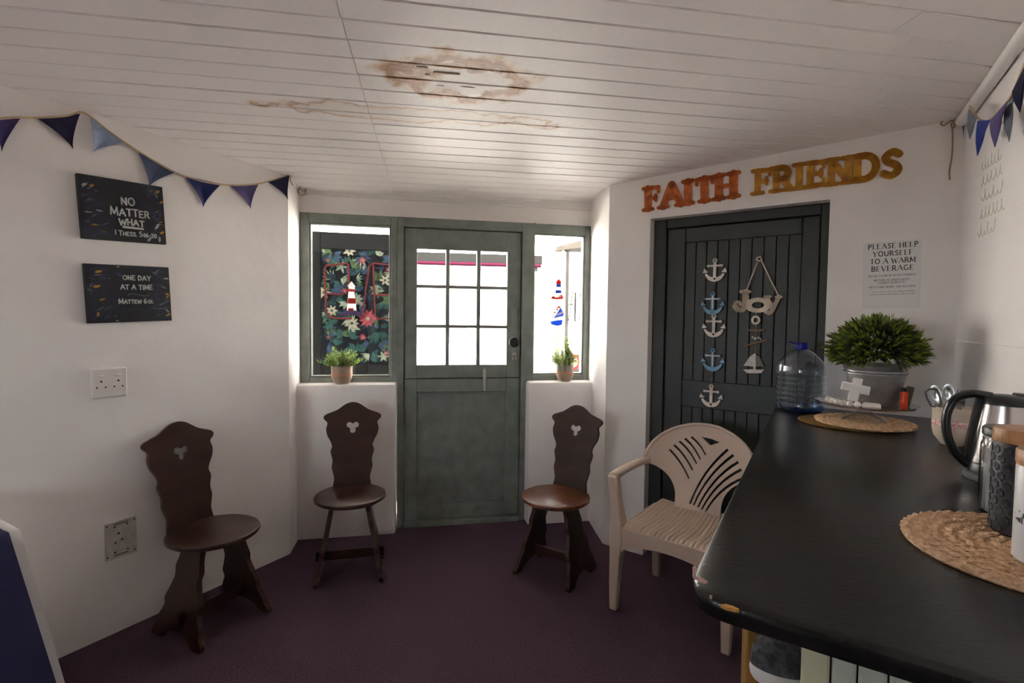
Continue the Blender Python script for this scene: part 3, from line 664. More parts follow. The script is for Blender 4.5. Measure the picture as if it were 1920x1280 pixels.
# outside porch glimpsed through the right window: white pillar, lintel and grey glazed door
PW = FF @ Matrix.Translation((0, 1.1, 0)); Q = lambda px, py: wl(PW, px, py)
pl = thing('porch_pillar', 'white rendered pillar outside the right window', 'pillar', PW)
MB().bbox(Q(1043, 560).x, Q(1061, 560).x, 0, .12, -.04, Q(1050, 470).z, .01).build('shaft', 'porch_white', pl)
gd = thing('outside_glass_door', 'grey aluminium glazed door with wire letters beyond the right window', 'door', PW)
gx0, gx1 = Q(1061, 560).x, Q(1135, 560).x; gz1 = Q(1085, 462).z
f = MB()
for b in ((gx0, gx0 + .035, .02, .07, -.04, gz1), (gx1 - .04, gx1, .02, .07, -.04, gz1), (gx0, gx1, .02, .07, gz1 - .05, gz1), (gx0, gx1, .02, .07, -.04, Q(1085, 665).z)): f.bbox(*b, .004)
f.build('door_frame', 'alu', gd)
MB().box(gx0 + .03, gx1 - .03, .04, .046, Q(1085, 668).z, gz1 - .04).build('pane', 'pane', gd)
wr = MB()
for path in ([(1066, 602), (1070, 575), (1074, 546), (1078, 548), (1077, 603)], [(1066, 571), (1076, 570)], [(1079, 603), (1080, 546), (1084, 543), (1087, 550), (1089, 570), (1086, 600), (1079, 603)]):
    wr.tube([(Q(*p).x, 0, Q(*p).z) for p in path], .006, 8)
wr.build('wire_letters', 'grey_wire', gd, smooth=True)
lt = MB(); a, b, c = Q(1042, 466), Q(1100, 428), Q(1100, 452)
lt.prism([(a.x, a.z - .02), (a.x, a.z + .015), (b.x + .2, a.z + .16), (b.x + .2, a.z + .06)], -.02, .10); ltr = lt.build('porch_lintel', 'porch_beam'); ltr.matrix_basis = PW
tag(ltr, 'pale sloping lintel above the outside glass door', 'lintel')
rg = thing('red_ring_sign', 'red round ring low on the glass door behind the small potted plant', 'sign', PW @ Matrix.Translation((Q(1072, 678).x, -.03, Q(1072, 678).z)))
t = MB(); rr = (Q(1084, 678) - Q(1072, 678)).length; t.tube([(rr * math.cos(a * .2618), 0, rr * math.sin(a * .2618)) for a in range(24)], .014, 8, closed=True); t.build('ring', 'red', rg, smooth=True)
t = MB(); t.lathe([(rr, 0), (rr, .004)], 24, Matrix.Rotation(R_(90), 4, 'X')); t.build('disc', 'cream', rg)

# window stickers (thin plastic cling shapes on the panes)
def sticker(name, label, cx, cz, parts):
    r = thing(name, label, 'sticker', FF @ Matrix.Translation((cx, .026, cz)))
    for i, (nm, m, poly) in enumerate(parts):
        MB().prism(poly, -.0012 - .0006 * i, .0015).build(nm, m, r)
PXM = 960 / 3.45 / 1.08
def P2(c, pts): return [((x - c[0]) / PXM, -(y - c[1]) / PXM) for x, y in pts]
c = (657, 570)
sticker('lighthouse_sticker', 'red and white lighthouse sticker on the left window pane', wl(FF, *c, -.026).x, wl(FF, *c, -.026).z, [
 ('rock', 'purple', P2(c, [(634, 592), (641, 585), (650, 580), (666, 580), (675, 586), (681, 590), (668, 590), (660, 586), (648, 590)])),
 ('tower', 'white', P2(c, [(651, 581), (654, 548), (663, 548), (667, 581)])), ('red_band', 'red', P2(c, [(652.5, 569), (653.5, 560), (665, 560), (666, 569)])),
 ('gallery', 'red', P2(c, [(652, 549), (652, 545), (665, 545), (665, 549)])), ('lamp_room', 'white', P2(c, [(654, 545), (654, 538), (664, 538), (664, 545)])),
 ('door', 'red', P2(c, [(654, 581), (654, 577), (662, 577), (662, 581)])), ('cap', 'white', P2(c, [(652, 540), (659, 532), (665, 540)]))])
c = (1044, 543)
sticker('lighthouse_sticker', 'blue and white lighthouse sticker on the right window pane', wl(FF, *c, -.026).x, wl(FF, *c, -.026).z, [
 ('rock', 'red', P2(c, [(1032, 560), (1036, 554), (1043, 557), (1053, 551), (1057, 558), (1050, 560)])), ('tower', 'white', P2(c, [(1041, 557), (1043, 533), (1051, 533), (1053, 557)])),
 ('blue_band', 'blue', P2(c, [(1041.5, 549), (1042, 544), (1052, 544), (1052.5, 549)])), ('blue_band', 'blue', P2(c, [(1043, 538), (1043, 533), (1051, 533), (1051.5, 538)])),
 ('lamp_room', 'red', P2(c, [(1043, 533), (1043, 529), (1051, 529), (1051, 533)])), ('cap', 'red', P2(c, [(1042, 529), (1047, 524), (1052, 529)]))])
c = (1044, 592)
sticker('sailboat_sticker', 'blue sailboat sticker with red pennants below the blue lighthouse', wl(FF, *c, -.026).x, wl(FF, *c, -.026).z, [
 ('hull', 'blue', P2(c, [(1031, 602), (1055, 599), (1053, 608), (1045, 610), (1034, 608)])), ('sail', 'blue', P2(c, [(1038, 596), (1051, 577), (1057, 588), (1056, 592)])),
 ('sail_stripe', 'white', P2(c, [(1044, 588), (1056, 583), (1057, 587), (1040, 594)])), ('pennant', 'red', P2(c, [(1043, 576), (1051, 574), (1049, 578)])),
 ('pennant', 'red', P2(c, [(1042, 580), (1047, 578), (1045, 583)])), ('pennant', 'red', P2(c, [(1037, 586), (1042, 584), (1040, 588)])), ('pennant', 'red', P2(c, [(1033, 592), (1038, 590), (1036, 594)]))])

# ------------------------------------------------------------------ carved stools
def make_stool(label, mw, seat_mat):
    t = thing('carved_stool', label, 'chair', mw, 'carved wooden stools around the room')
    rs, zs, th = .191, .435, .028
    s = MB(); s.lathe([(rs - .012, zs - th), (rs - .002, zs - th + .007), (rs, zs - th + .014), (rs - .003, zs - .005), (rs - .012, zs)], 48); s.build('seat', seat_mat, t, smooth=35)
    # backrest: scrolled board with a trefoil hole
    K = .00101
    half = [(105, 560), (104, 530), (99, 495), (105, 465), (113, 430), (109, 390), (121, 342), (113, 312), (124, 280), (140, 250), (147, 212), (140, 180), (150, 166), (161, 153), (160, 138), (146, 127), (120, 117), (88, 104), (62, 86), (40, 71), (20, 63), (0, 60)]
    half = smoothline([(h * K, (560 - y) * K) for h, y in half], 3)
    lp = half + [(-x, z) for x, z in reversed(half[:-1])]
    tz = (560 - 203) * K; r = .0165
    def tref():
        pts = []
        for a0, cxy in ((-90, (0, -.021)), (30, (.0185, .010)), (150, (-.0185, .010))):
            for kk in range(11):
                a = R_(a0 - 120 + 24 * kk); pts.append((cxy[0] + r * math.cos(a), tz + cxy[1] + r * math.sin(a)))
        return pts
    v, f = filled([lp, tref()], .022, .002)
    zb0 = zs - .03; tilt = math.atan2(.258 - .168, .871 - zs)
    T = Matrix.Translation((0, .165, zb0)) @ Matrix.Rotation(-tilt, 4, 'X')
    b = MB(); b.add(v, f, T); b.build('backrest', 'wood', t)
    # two plank legs with scrolled edges, splayed sideways
    edge_f = [(-.075, 1), (-.068, .86), (-.082, .72), (-.075, .64), (-.092, .52), (-.115, .40), (-.108, .32), (-.135, .20), (-.142, .12), (-.160, .05), (-.157, 0)]
    edge_r = [(.075, 1), (.070, .86), (.086, .74), (.080, .64), (.105, .50), (.125, .40), (.120, .32), (.150, .20), (.160, .12), (.178, .05), (.175, 0)]
    arch = [(.105, 0), (.085, .06), (.045, .10), (0, .115), (-.04, .10), (-.075, .06), (-.095, 0)]
    lp = smoothline(edge_f, 3) + [(x, z) for x, z in smoothline(list(reversed(arch)), 3)] + list(reversed(smoothline(edge_r, 3)))
    H = zs - th
    lp = [(x, z * H) for x, z in lp]
    v, f = filled([lp], .024, .002)
    for sx in (-1, 1):
        T = Matrix(((0, sx, -.078 * sx / H, .178 * sx - .012 * sx), (1, 0, 0, 0), (0, 0, 1, 0), (0, 0, 0, 1)))
        MB().add(v, f, T).build('leg', 'wood', t)
    MB().bbox(-.178, .178, -.03, -.008, .085, .135, .003).build('stretcher', 'wood', t)
    for y in (-.08, .08): MB().bbox(-.125, .125, y - .012, y + .012, H - .018, H, .003).build('seat_batten', 'wood', t)
    return t
def stoolm(x, y, a): return Matrix.Translation((x, y, 0)) @ Matrix.Rotation(R_(a), 4, 'Z')
make_stool('dark carved stool by the left wall beside the low socket', stoolm(-1.345, 2.290, 64.0), 'wood')
make_stool('dark carved stool standing below the left window with the lighthouse', stoolm(-.880, 2.782, 14.2), 'wood')
make_stool('carved stool with reddish seat below the right narrow window', stoolm(.253, 2.805, -33.5), 'wood_warm')

# ------------------------------------------------------------------ plastic armchair
pc = thing('plastic_armchair', 'beige moulded plastic armchair in front of the panelled door', 'chair', Matrix.Translation((.858, 2.455, 0)) @ Matrix.Rotation(R_(-38.4), 4, 'Z'))
SH = .425
def sweep(mb, path, T=None):
    """path: (x,y,z,wx,wy) rectangular sections stacked along the path"""
    v = []
    for (x, y, z, wx, wy) in path: v += [(x - wx / 2, y - wy / 2, z), (x + wx / 2, y - wy / 2, z), (x + wx / 2, y + wy / 2, z), (x - wx / 2, y + wy / 2, z)]
    n = len(path); f = [(i * 4 + k, i * 4 + (k + 1) % 4, i * 4 + 4 + (k + 1) % 4, i * 4 + 4 + k) for i in range(n - 1) for k in range(4)] + [(3, 2, 1, 0), tuple(range(n * 4 - 4, n * 4))]
    return mb.add(v, f, T)
def rounded(o, b=.006, seg=2):
    md = o.modifiers.new('edge', 'BEVEL'); md.width = b; md.segments = seg; md.limit_method = 'ANGLE'; md.angle_limit = R_(35); return o
# seat: dished surface with fine ribs
s = MB(); NX, NY = 60, 18; vs = []; fs = []
def seat_pt(u, v):
    y = -.235 + .43 * v; hw = .235 - .05 * v ** 2 - .012 * math.cos(v * 3.1)
    x = hw * (2 * u - 1); z = SH + .012 * (2 * u - 1) ** 2 - .022 * math.sin(math.pi * min(1, v * 1.05)) + (-.028 * max(0, (.16 - v) / .16) ** 2) + .012 * v
    z += .0022 * (1 if int(u * NX) % 3 else -1) * (1 if v < .97 else 0)
    return (x, y, z)
for th in (0, -.012):
    for j in range(NY + 1):
        for i in range(NX + 1):
            p = seat_pt(i / NX, j / NY); vs.append((p[0], p[1], p[2] + th))
W_ = NX + 1; A0 = W_ * (NY + 1)
for j in range(NY):
    for i in range(NX):
        a = j * W_ + i; fs.append((a, a + 1, a + W_ + 1, a + W_)); fs.append((A0 + a, A0 + a + W_, A0 + a + W_ + 1, A0 + a + 1))
for i in range(NX):
    fs.append((i, A0 + i, A0 + i + 1, i + 1)); a = NY * W_ + i; fs.append((a, a + 1, A0 + a + 1, A0 + a))
for j in range(NY):
    a = j * W_; fs.append((a, a + W_, A0 + a + W_, A0 + a)); a += NX; fs.append((a, A0 + a, A0 + a + W_, a + W_))
s.add(vs, fs); s.build('seat', 'plastic', pc, smooth=25)
# backrest with fan slots
hf = [(.118, -.02), (.116, .03), (.120, .085), (.138, .13), (.165, .165), (.205, .195), (.245, .212), (.283, .222), (.286, .26), (.272, .305), (.245, .35), (.205, .39), (.155, .42), (.10, .44), (.05, .451), (0, .454)]
hf = smoothline(hf, 3); outer = hf + [(-x, z) for x, z in reversed(hf[:-1])]
def slot(p, q, bulge, w0=.0055, w1=.0035):
    n = 8; mx_, mz_ = (p[0] + q[0]) / 2, (p[1] + q[1]) / 2; dx, dz = q[0] - p[0], q[1] - p[1]; L_ = math.hypot(dx, dz)
    c = (mx_ - dz / L_ * bulge, mz_ + dx / L_ * bulge); A = []; B = []
    for k in range(n + 1):
        t = k / n; x = (1 - t) ** 2 * p[0] + 2 * t * (1 - t) * c[0] + t * t * q[0]; z = (1 - t) ** 2 * p[1] + 2 * t * (1 - t) * c[1] + t * t * q[1]
        tx = 2 * (1 - t) * (c[0] - p[0]) + 2 * t * (q[0] - c[0]); tz_ = 2 * (1 - t) * (c[1] - p[1]) + 2 * t * (q[1] - c[1]); l = math.hypot(tx, tz_)
        w = w0 + (w1 - w0) * t; A.append((x - tz_ / l * w, z + tx / l * w)); B.append((x + tz_ / l * w, z - tx / l * w))
    return A + B[::-1]
loops = [outer]
U = lambda x, y: ((x - 482) / 900, (512 - y) / 948)
for p, q in (((330, 230), (430, 360)), ((347, 205), (443, 318)), ((368, 185), (457, 283)), ((392, 168), (472, 260)), ((420, 157), (493, 235))): loops.append(slot(U(*p), U(*q), .014))
for p, q in (((592, 187), (447, 480)), ((620, 207), (463, 483)), ((645, 233), (483, 488)), ((662, 263), (500, 495)), ((678, 297), (518, 502))): loops.append(slot(U(*p), U(*q), -.045, .0065, .0035))
loops.append([U(466, 150), U(510, 152), U(552, 162), U(510, 184)])
cuts = [((x, 0, 0), (1, 0, 0)) for x in [i * .03 - .27 for i in range(19)]]
v, f = filled(loops, .010, .002, cuts)
def bend(p):
    x, y, z = p
    yb = .165 + .20 * z + .10 * max(0, z - .0) ** 2 - .95 * x * x + y
    return (x, yb, SH + .004 + z * .97)
b = MB(); b.add([bend(p) for p in v], f); bko = b.build('backrest', 'plastic', pc, smooth=40)
# raised rim on the crown of the back
rim = [bend((x * .985, -.004, z * .985)) for x, z in outer[int(len(hf) * .48):len(outer) - int(len(hf) * .48)]]
MB().tube(rim, .009, 8).build('back_rim', 'plastic', bko, smooth=True)
for sx in (-1, 1):
    pts = smoothline([bend((sx * .272, 0, .235)), (sx * .287, .05, .655), (sx * .292, -.08, .652), (sx * .285, -.215, .648)], 5)
    a = MB(); v = []
    for (x, y, z) in pts: v += [(x - .026, y, z - .012), (x + .026, y, z - .012), (x + .028, y, z + .006), (x + .012, y, z + .014), (x - .012, y, z + .014), (x - .028, y, z + .006)]
    n = len(pts); a.add(v, [(i * 6 + k, i * 6 + (k + 1) % 6, i * 6 + 6 + (k + 1) % 6, i * 6 + 6 + k) for i in range(n - 1) for k in range(6)] + [tuple(range(5, -1, -1)), tuple(range(n * 6 - 6, n * 6))])
    rounded(a.build('armrest', 'plastic', pc, smooth=40), .004)
    l = MB(); sweep(l, [(sx * .262, -.225, 0, .036, .034), (sx * .262, -.222, .12, .044, .044), (sx * .258, -.215, .26, .052, .058), (sx * .252, -.208, .36, .066, .075), (sx * .256, -.205, .43, .058, .066), (sx * .272, -.207, .54, .046, .05), (sx * .284, -.21, .65, .05, .046)]); rounded(l.build('leg', 'plastic', pc, smooth=40))
    l = MB(); sweep(l, [(sx * .235, .225, 0, .036, .034), (sx * .225, .20, .15, .044, .044), (sx * .205, .175, .32, .055, .055), (sx * .185, .16, .415, .07, .06)]); rounded(l.build('leg', 'plastic', pc, smooth=40))
# aprons with arched lower edge
def apron(x0, x1, zt, zm, ze):
    top = [(x0, zt), (x1, zt)]; arc = [(x1 + (x0 - x1) * k / 14, ze + (zm - ze) * math.sin(math.pi * k / 14) ** .45) for k in range(15)]
    return top + arc
ap = MB(); ap.prism(apron(-.245, .245, SH - .012, SH - .075, .27), -.236, -.224); rounded(ap.build('front_apron', 'plastic', pc), .003)
for sx in (-1, 1):
    ap = MB(); T = Matrix.Translation((sx * .232, -.01, 0)) @ Matrix.Rotation(R_(90), 4, 'Z')
    ap.prism(apron(-.20, .19, SH - .004, SH - .06, .28), -.005, .005, T); rounded(ap.build('side_apron', 'plastic', pc), .003)

# ------------------------------------------------------------------ worktop and cabinet
CZ = .99
ka = onz(1440, 790, CZ); kb = onz(1312, 1050, CZ); kc = onz(1413, 1143, CZ); kd = onz(1780, 1251, CZ)
angv = math.degrees(math.atan2(ka.y - kb.y, ka.x - kb.x)); angu = math.degrees(math.atan2(kd.y - kc.y, kd.x - kc.x))
KO = inter(kb, angv, kc, angu)
uu = Vector((math.cos(R_(angu)), math.sin(R_(angu)), 0)); vv = Vector((math.cos(R_(angv)), math.sin(R_(angv)), 0))
far_l = inter(kb, angv, PF, ANG_D); far_r = PC.copy(); near_r = inter(kc, angu, PC, ANG_R)
def shrink(p, k=.004): return p
rc = .068
pts = []
for kx_ in range(9):     # rounded near corner (quadratic curve between the two edges)
    t = kx_ / 8; a = KO + vv * rc; b = KO + uu * rc
    pts.append((1 - t) ** 2 * a + 2 * t * (1 - t) * KO + t * t * b)
dn = Vector((math.sin(R_(ANG_D)), -math.cos(R_(ANG_D)), 0)) * .004; rn = Vector((-math.sin(R_(ANG_R + 180)), math.cos(R_(ANG_R + 180)), 0)) * .010
outl = pts + [near_r + rn, far_r + dn + rn, far_l + dn]
def slab(outl, z0, z1, e, mb):
    n = len(outl); c = sum(outl, Vector()) / n
    def ring(off, z): return [Vector((p.x, p.y, 0)) + (c - p).normalized() * off + Vector((0, 0, z)) for p in outl]
    rings = [ring(e * .7, z0), ring(.0, z0 + e), ring(0, z1 - e), ring(e * .3, z1 - e * .3), ring(e, z1)]
    v = [p for r in rings for p in r]; f = [(i * n + k, i * n + (k + 1) % n, (i + 1) * n + (k + 1) % n, (i + 1) * n + k) for i in range(len(rings) - 1) for k in range(n)]
    f += [list(range(n - 1, -1, -1)), list(range((len(rings) - 1) * n, len(rings) * n))]; mb.add(v, f); return mb
wt = thing('worktop', 'black painted bar worktop with a chipped rounded corner', 'worktop', KO.copy() + Vector((0, 0, CZ - .036)))
slab(outl, CZ - .036, CZ, .010, MB()).build('top', 'black_top', wt, smooth=50, world=True)
def chip(name, m, px, py, rx, ry, ang, z, sd):
    r = random.Random(sd); c = onz(px, py, z); n = 14; mb = MB()
    q = [(c.x + math.cos(R_(ang)) * rx * math.cos(6.283 * k / n) * (w := r.uniform(.55, 1.15)) - math.sin(R_(ang)) * ry * math.sin(6.283 * k / n) * w, c.y + math.sin(R_(ang)) * rx * math.cos(6.283 * k / n) * w + math.cos(R_(ang)) * ry * math.sin(6.283 * k / n) * w) for k in range(n)]
    mb.add([(x, y, z + .0008) for x, y in q] + [(x, y, z - .004) for x, y in q], [list(range(n)), list(range(2 * n - 1, n - 1, -1))] + [(k, (k + 1) % n, (k + 1) % n + n, k + n) for k in range(n)])
    mb.build(name, m, wt, world=True)
chip('paint_chip', 'chip', 1308, 1074, .026, .010, angv + 12, CZ - .0012, 1)
chip('paint_chip', 'chip', 1316, 1088, .013, .007, angv + 50, CZ, 2)
chip('paint_chip', 'orange_chip', 1369, 1138, .013, .0045, angu - 4, CZ + .0003, 5)
chip('paint_chip', 'chip', 1333, 1117, .0018, .0018, 0, CZ - .001, 8)
KM = Matrix(((uu.x, vv.x, 0, KO.x), (uu.y, vv.y, 0, KO.y), (0, 0, 1, 0), (0, 0, 0, 1)))
s0, v0_ = .155, .055; zc = CZ - .037
wdt = (near_r - KO).length; lng = (far_l - KO).length
cab = thing('bar_cabinet', 'pale green and cream plank clad cabinet below the black worktop', 'cabinet', KM)
MB().box(s0 + .02, wdt - .03, v0_ + .02, lng - .12, 0, zc).build('carcass', 'black_matte', cab)
MB().bbox(s0, s0 + .036, v0_, v0_ + .036, 0, zc, .004).build('corner_post', 'cream_paint', cab)
x = s0 + .038; i = 0
while x < wdt - .06:
    w = .033 if i % 2 else .030
    MB().bbox(x, x + w, v0_ + .006, v0_ + .02, 0, zc, .004).build('plank', 'pale_green', cab); x += w + .0025; i += 1
y = v0_ + .038
while y < lng - .16:
    MB().bbox(s0 + .006, s0 + .02, y, y + .06, 0, zc, .004).build('plank', 'pale_green', cab); y += .0625
# slim wooden post and capped ornament under the overhang
pp = atdepth(1405, 1240, .90)
ps = MB(); ps.bbox(pp.x - .011, pp.x + .011, pp.y - .011, pp.y + .011, 0, zc, .004); po = ps.build('wooden_post', 'pole'); tag(po, 'slim honey coloured wooden post under the worktop corner', 'post')
gp = atdepth(1457, 1236, .845); hg = thing('capped_ornament', 'small round ornament in a grey fuzzy cap hanging under the worktop', 'ornament', gp)
r = .040
T = Matrix.Rotation(R_(-14), 4, 'X') @ Matrix.Rotation(R_(8), 4, 'Y')
MB().lathe([(r * 1.0, -.022), (r * 1.03, -.008), (r * .99, .008), (r * .86, .024), (r * .6, .036), (r * .25, .042), (.001, .043)], 28, T).build('cap', 'felt', hg, smooth=True)
MB().lathe([(r * .70, -.040), (r * .88, -.036), (r * 1.0, -.030), (r * 1.05, -.020), (r * 1.02, -.014), (r * .8, -.014)], 28, T).build('cap_brim', 'white_cloth', hg, smooth=True)
MB().lathe([(.012, -.17), (.030, -.16), (.036, -.12), (.030, -.07), (.024, -.038)], 24, T).build('body', 'felt_pink', hg, smooth=True)
MB().lathe([(.001, -.085), (.013, -.078), (.017, -.068), (.013, -.058), (.001, -.052)], 14, Matrix.Translation((-.012, -.03, -.0)) @ T).build('nose', 'felt_pink', hg, smooth=True)
MB().tube([(0, 0, .04), (0, .0, zc - gp.z)], .0012, 5).build('hanging_thread', 'twine', hg)

# ------------------------------------------------------------------ woven mats
def braid_mat(name, label, c, r, z, h, m, coils=9, cat='placemat'):
    t = thing(name, label, cat, Vector((c[0], c[1], z)))
    mb = MB(); n = 96; step = r / (coils + .0)
    mb.lathe([(r * .97, .001), (r * .985, h * .35), (r * .97, h * .72)], 64)
    for k in range(coils):
        R0 = r - step * (k + .5); nb = max(10, int(2 * math.pi * R0 / .022))
        seg = nb * 3; path = []; rad = []
        for q in range(seg):
            a = 2 * math.pi * q / seg; ph = q % 3
            rr = R0 + (.0018 if (q // 3) % 2 else -.0018); path.append((rr * math.cos(a), rr * math.sin(a), h * .5 + .0012 * math.sin(a * nb))); rad.append((h * .40, h * .52, h * .50)[ph])
        mb.tube(path, rad, 7, closed=True)
        # second strand of the braid
        path2 = [((R0 + step * .28 * math.cos(a * nb)) * math.cos(a), (R0 + step * .28 * math.cos(a * nb)) * math.sin(a), h * .72 + .002 * math.sin(a * nb)) for a in [2 * math.pi * q / seg for q in range(seg)]]
        mb.tube(path2, h * .33, 6, closed=True)
    mb.build('weave', m, t, smooth=50); return t
gm = braid_mat('gold_mat', 'thin gold woven mat peeping out under the far jute mat', (1.395, 2.105), .185, CZ, .005, 'gold', 10)
braid_mat('jute_mat', 'round braided jute mat under the glass cake stand', (1.440, 2.075), .176, CZ + .006, .013, 'jute')
braid_mat('jute_mat', 'large round braided jute mat under the canisters at the near worktop end', (.938, .893), .197, CZ, .013, 'jute')

# ------------------------------------------------------------------ water bottle
bt = thing('water_bottle', 'large clear blue plastic water bottle with a blue cap', 'bottle', Matrix.Translation((1.362, 2.405, CZ)) @ Matrix.Rotation(R_(20), 4, 'Z'))
prof = [(.001, .004), (.075, .002), (.085, .006), (.089, .016), (.089, .03)]
z = .036
for k in range(6): prof += [(.0885, z), (.0835, z + .006), (.0835, z + .009), (.0885, z + .015)]; z += .024
prof += [(.089, z + .004), (.088, z + .03), (.083, z + .045), (.070, z + .066), (.048, z + .092), (.030, z + .106), (.022, z + .112), (.021, z + .130)]
ztb = z + .13
MB().lathe(prof, 40, sup=3.4, cap=False).build('bottle_body', 'bottle', bt, smooth=35)
MB().lathe([(.001, .006), (.072, .005), (.084, .012), (.086, .026), (.001, .020)], 40, sup=3.4, cap=False).build('bottle_base', 'bottle_base', bt, smooth=35)
MB().lathe([(.025, ztb - .022), (.026, ztb - .018), (.0255, ztb + .006), (.022, ztb + .010), (.001, ztb + .011)], 28).build('cap', 'cap_blue', bt, smooth=35)
MB().bbox(-.085, -.02, -.008, .008, -.002, .004, .0015, Matrix.Translation((0, 0, ztb - .006)) @ Matrix.Rotation(R_(14), 4, 'Y')).build('carry_tab', 'cap_blue', bt)

# ------------------------------------------------------------------ cake stand with planter
cs = thing('cake_stand', 'clear glass cake stand with a wavy rim on the far jute mat', 'cake stand', Vector((1.440, 2.072, CZ + .020)))
MB().lathe([(.078, 0), (.080, .004), (.066, .012), (.036, .026), (.022, .040), (.022, .050), (.040, .056)], 36, cap=False).build('foot', 'clear', cs, smooth=True)
pl_ = MB(); n = 72; v = []
for (rr, zz) in ((.001, .056), (.08, .057), (.155, .060), (.166, .064), (.174, .071), (.1745, .074), (.165, .068), (.150, .064), (.08, .061), (.001, .060)):
    for k in range(n):
        a = 2 * math.pi * k / n; wv = (.004 if rr > .16 else 0) * math.cos(12 * a); v.append(((rr + wv) * math.cos(a), (rr + wv) * math.sin(a), zz))
pl_.add(v, [(i * n + k, i * n + (k + 1) % n, (i + 1) * n + (k + 1) % n, (i + 1) * n + k) for i in range(9) for k in range(n)]); pl_.build('plate', 'clear', cs, smooth=True)
PZ = CZ + .020 + .0625
bkx, bky = 1.503, 2.112
bu_ = thing('bucket_planter', 'galvanised bucket with bushy green faux grass on the cake stand', 'plant', Vector((bkx, bky, PZ)))
MB().lathe([(.078, 0), (.080, .003), (.105, .122), (.109, .124), (.107, .130), (.110, .134), (.108, .140), (.117, .158), (.120, .161), (.117, .163), (.112, .158), (.075, .01)], 48, cap=False).build('bucket', 'galv', bu_, smooth=40)
MB().lathe([(.001, .130), (.113, .132)], 32, cap=False).build('soil', 'leaf_dark', bu_)
MB().tube([(-.108, .01, .14), (-.122, -.01, .13), (-.121, -.012, .10), (-.112, -.008, .075)], .0025, 6).build('bucket_handle', 'galv', bu_, smooth=True)
def bush(parent, rnd, n, cz, rx, rz, lenm, w, mats, base, name='foliage'):
    mb = MB()
    for i in range(n):
        a = rnd.uniform(0, 2 * math.pi); e = math.asin(rnd.uniform(-.42, 1))
        d = Vector((math.cos(a) * math.cos(e), math.sin(a) * math.cos(e), math.sin(e)))
        root = Vector((d.x * rx * .45, d.y * rx * .45, cz + d.z * rz * .45)); tip = Vector((d.x * rx, d.y * rx, cz + d.z * rz)) * rnd.uniform(.80, 1.0)
        tip.z = cz + d.z * rz * rnd.uniform(.78, 1.03)
        # a twig with pairs of needle leaves
        ax = (tip - root); L_ = ax.length; ax.normalize(); side = ax.cross(Vector((rnd.uniform(-1, 1), rnd.uniform(-1, 1), rnd.uniform(-1, 1)))).normalized()
        for q in range(7):
            t = .35 + .65 * q / 6; p = root + ax * L_ * t
            for sg in (-1, 1):
                dd = (ax * 1.0 + side * sg * rnd.uniform(.5, .9) + Vector((rnd.uniform(-.25, .25), rnd.uniform(-.25, .25), rnd.uniform(-.1, .3)))).normalized()
                if q == 6: dd = (ax + side * sg * .18).normalized()
                nn = dd.cross(ax).cross(dd); nn = nn.normalized() if nn.length > 1e-4 else side
                sd = dd.cross(nn).normalized() * w; ll = lenm * rnd.uniform(.7, 1.15)
                mb.use(mats[2] if (q > 4 and rnd.random() < .75) else mats[rnd.choice((0, 1, 1)) if q < 3 else rnd.choice((0, 0, 1))])  # core leaves darker, tips lighter: light on the bush put into colour
                mb.add([p, p + dd * ll * .45 + sd, p + dd * ll, p + dd * ll * .45 - sd], [(0, 1, 2, 3)])
    o = mb.build(name, None, parent); o['kind'] = 'stuff'; return o
bush(bu_, random.Random(5), 520, .222, .172, .132, .030, .0038, ['leaf', 'leaf_dark', 'leaf_sun'], 0)
# white cross with bead garland
crp = atdepth(1596, 750, 1.985); 
cg = thing('bead_garland', 'pale wooden bead garland lying on the cake stand', 'beads', Vector((1.37, 2.0, PZ)))
for i in range(7):
    an = R_(172 + 10.6 * i); rr = .0125 if i else .014; cx2, cy2 = 1.44 + .138 * math.cos(an), 2.072 + .138 * math.sin(an)
    mb = MB(); mb.lathe([(.001, -rr), (rr * .6, -rr * .8), (rr * .95, -rr * .3), (rr, 0), (rr * .95, rr * .3), (rr * .6, rr * .8), (.001, rr)], 16, Matrix.Translation((cx2, cy2, PZ + rr + .003))); mb.build('bead', 'off_white', cg, smooth=True, world=True)
mb = MB(); T = Matrix.Translation((1.378, 1.943, PZ + .016)) @ Matrix.Rotation(R_(-42), 4, 'Z') @ Matrix.Rotation(R_(90), 4, 'Y')
mb.lathe([(.004, -.03), (.010, -.028), (.0125, -.02), (.0125, .02), (.009, .026), (.004, .027)], 16, T); mb.build('barrel_bead', 'off_white', cg, smooth=True, world=True)
cw = thing('white_cross', 'white wooden cross leaning on the galvanised bucket', 'cross', Matrix.Translation((1.352, 2.018, PZ + .022)) @ Matrix.Rotation(R_(-30), 4, 'Z') @ Matrix.Rotation(R_(-9), 4, 'X') @ Matrix.Rotation(R_(10), 4, 'Y'))
a_, h_ = .017, .094; cp = [(-a_, 0), (a_, 0), (a_, .036), (.048, .036), (.048, .070), (a_, .070), (a_, h_), (-a_, h_), (-a_, .070), (-.048, .070), (-.048, .036), (-a_, .036)]
mb = MB(); mb.prism(cp, -.011, .011); rounded(mb.build('cross_body', 'white_paint', cw), .003)
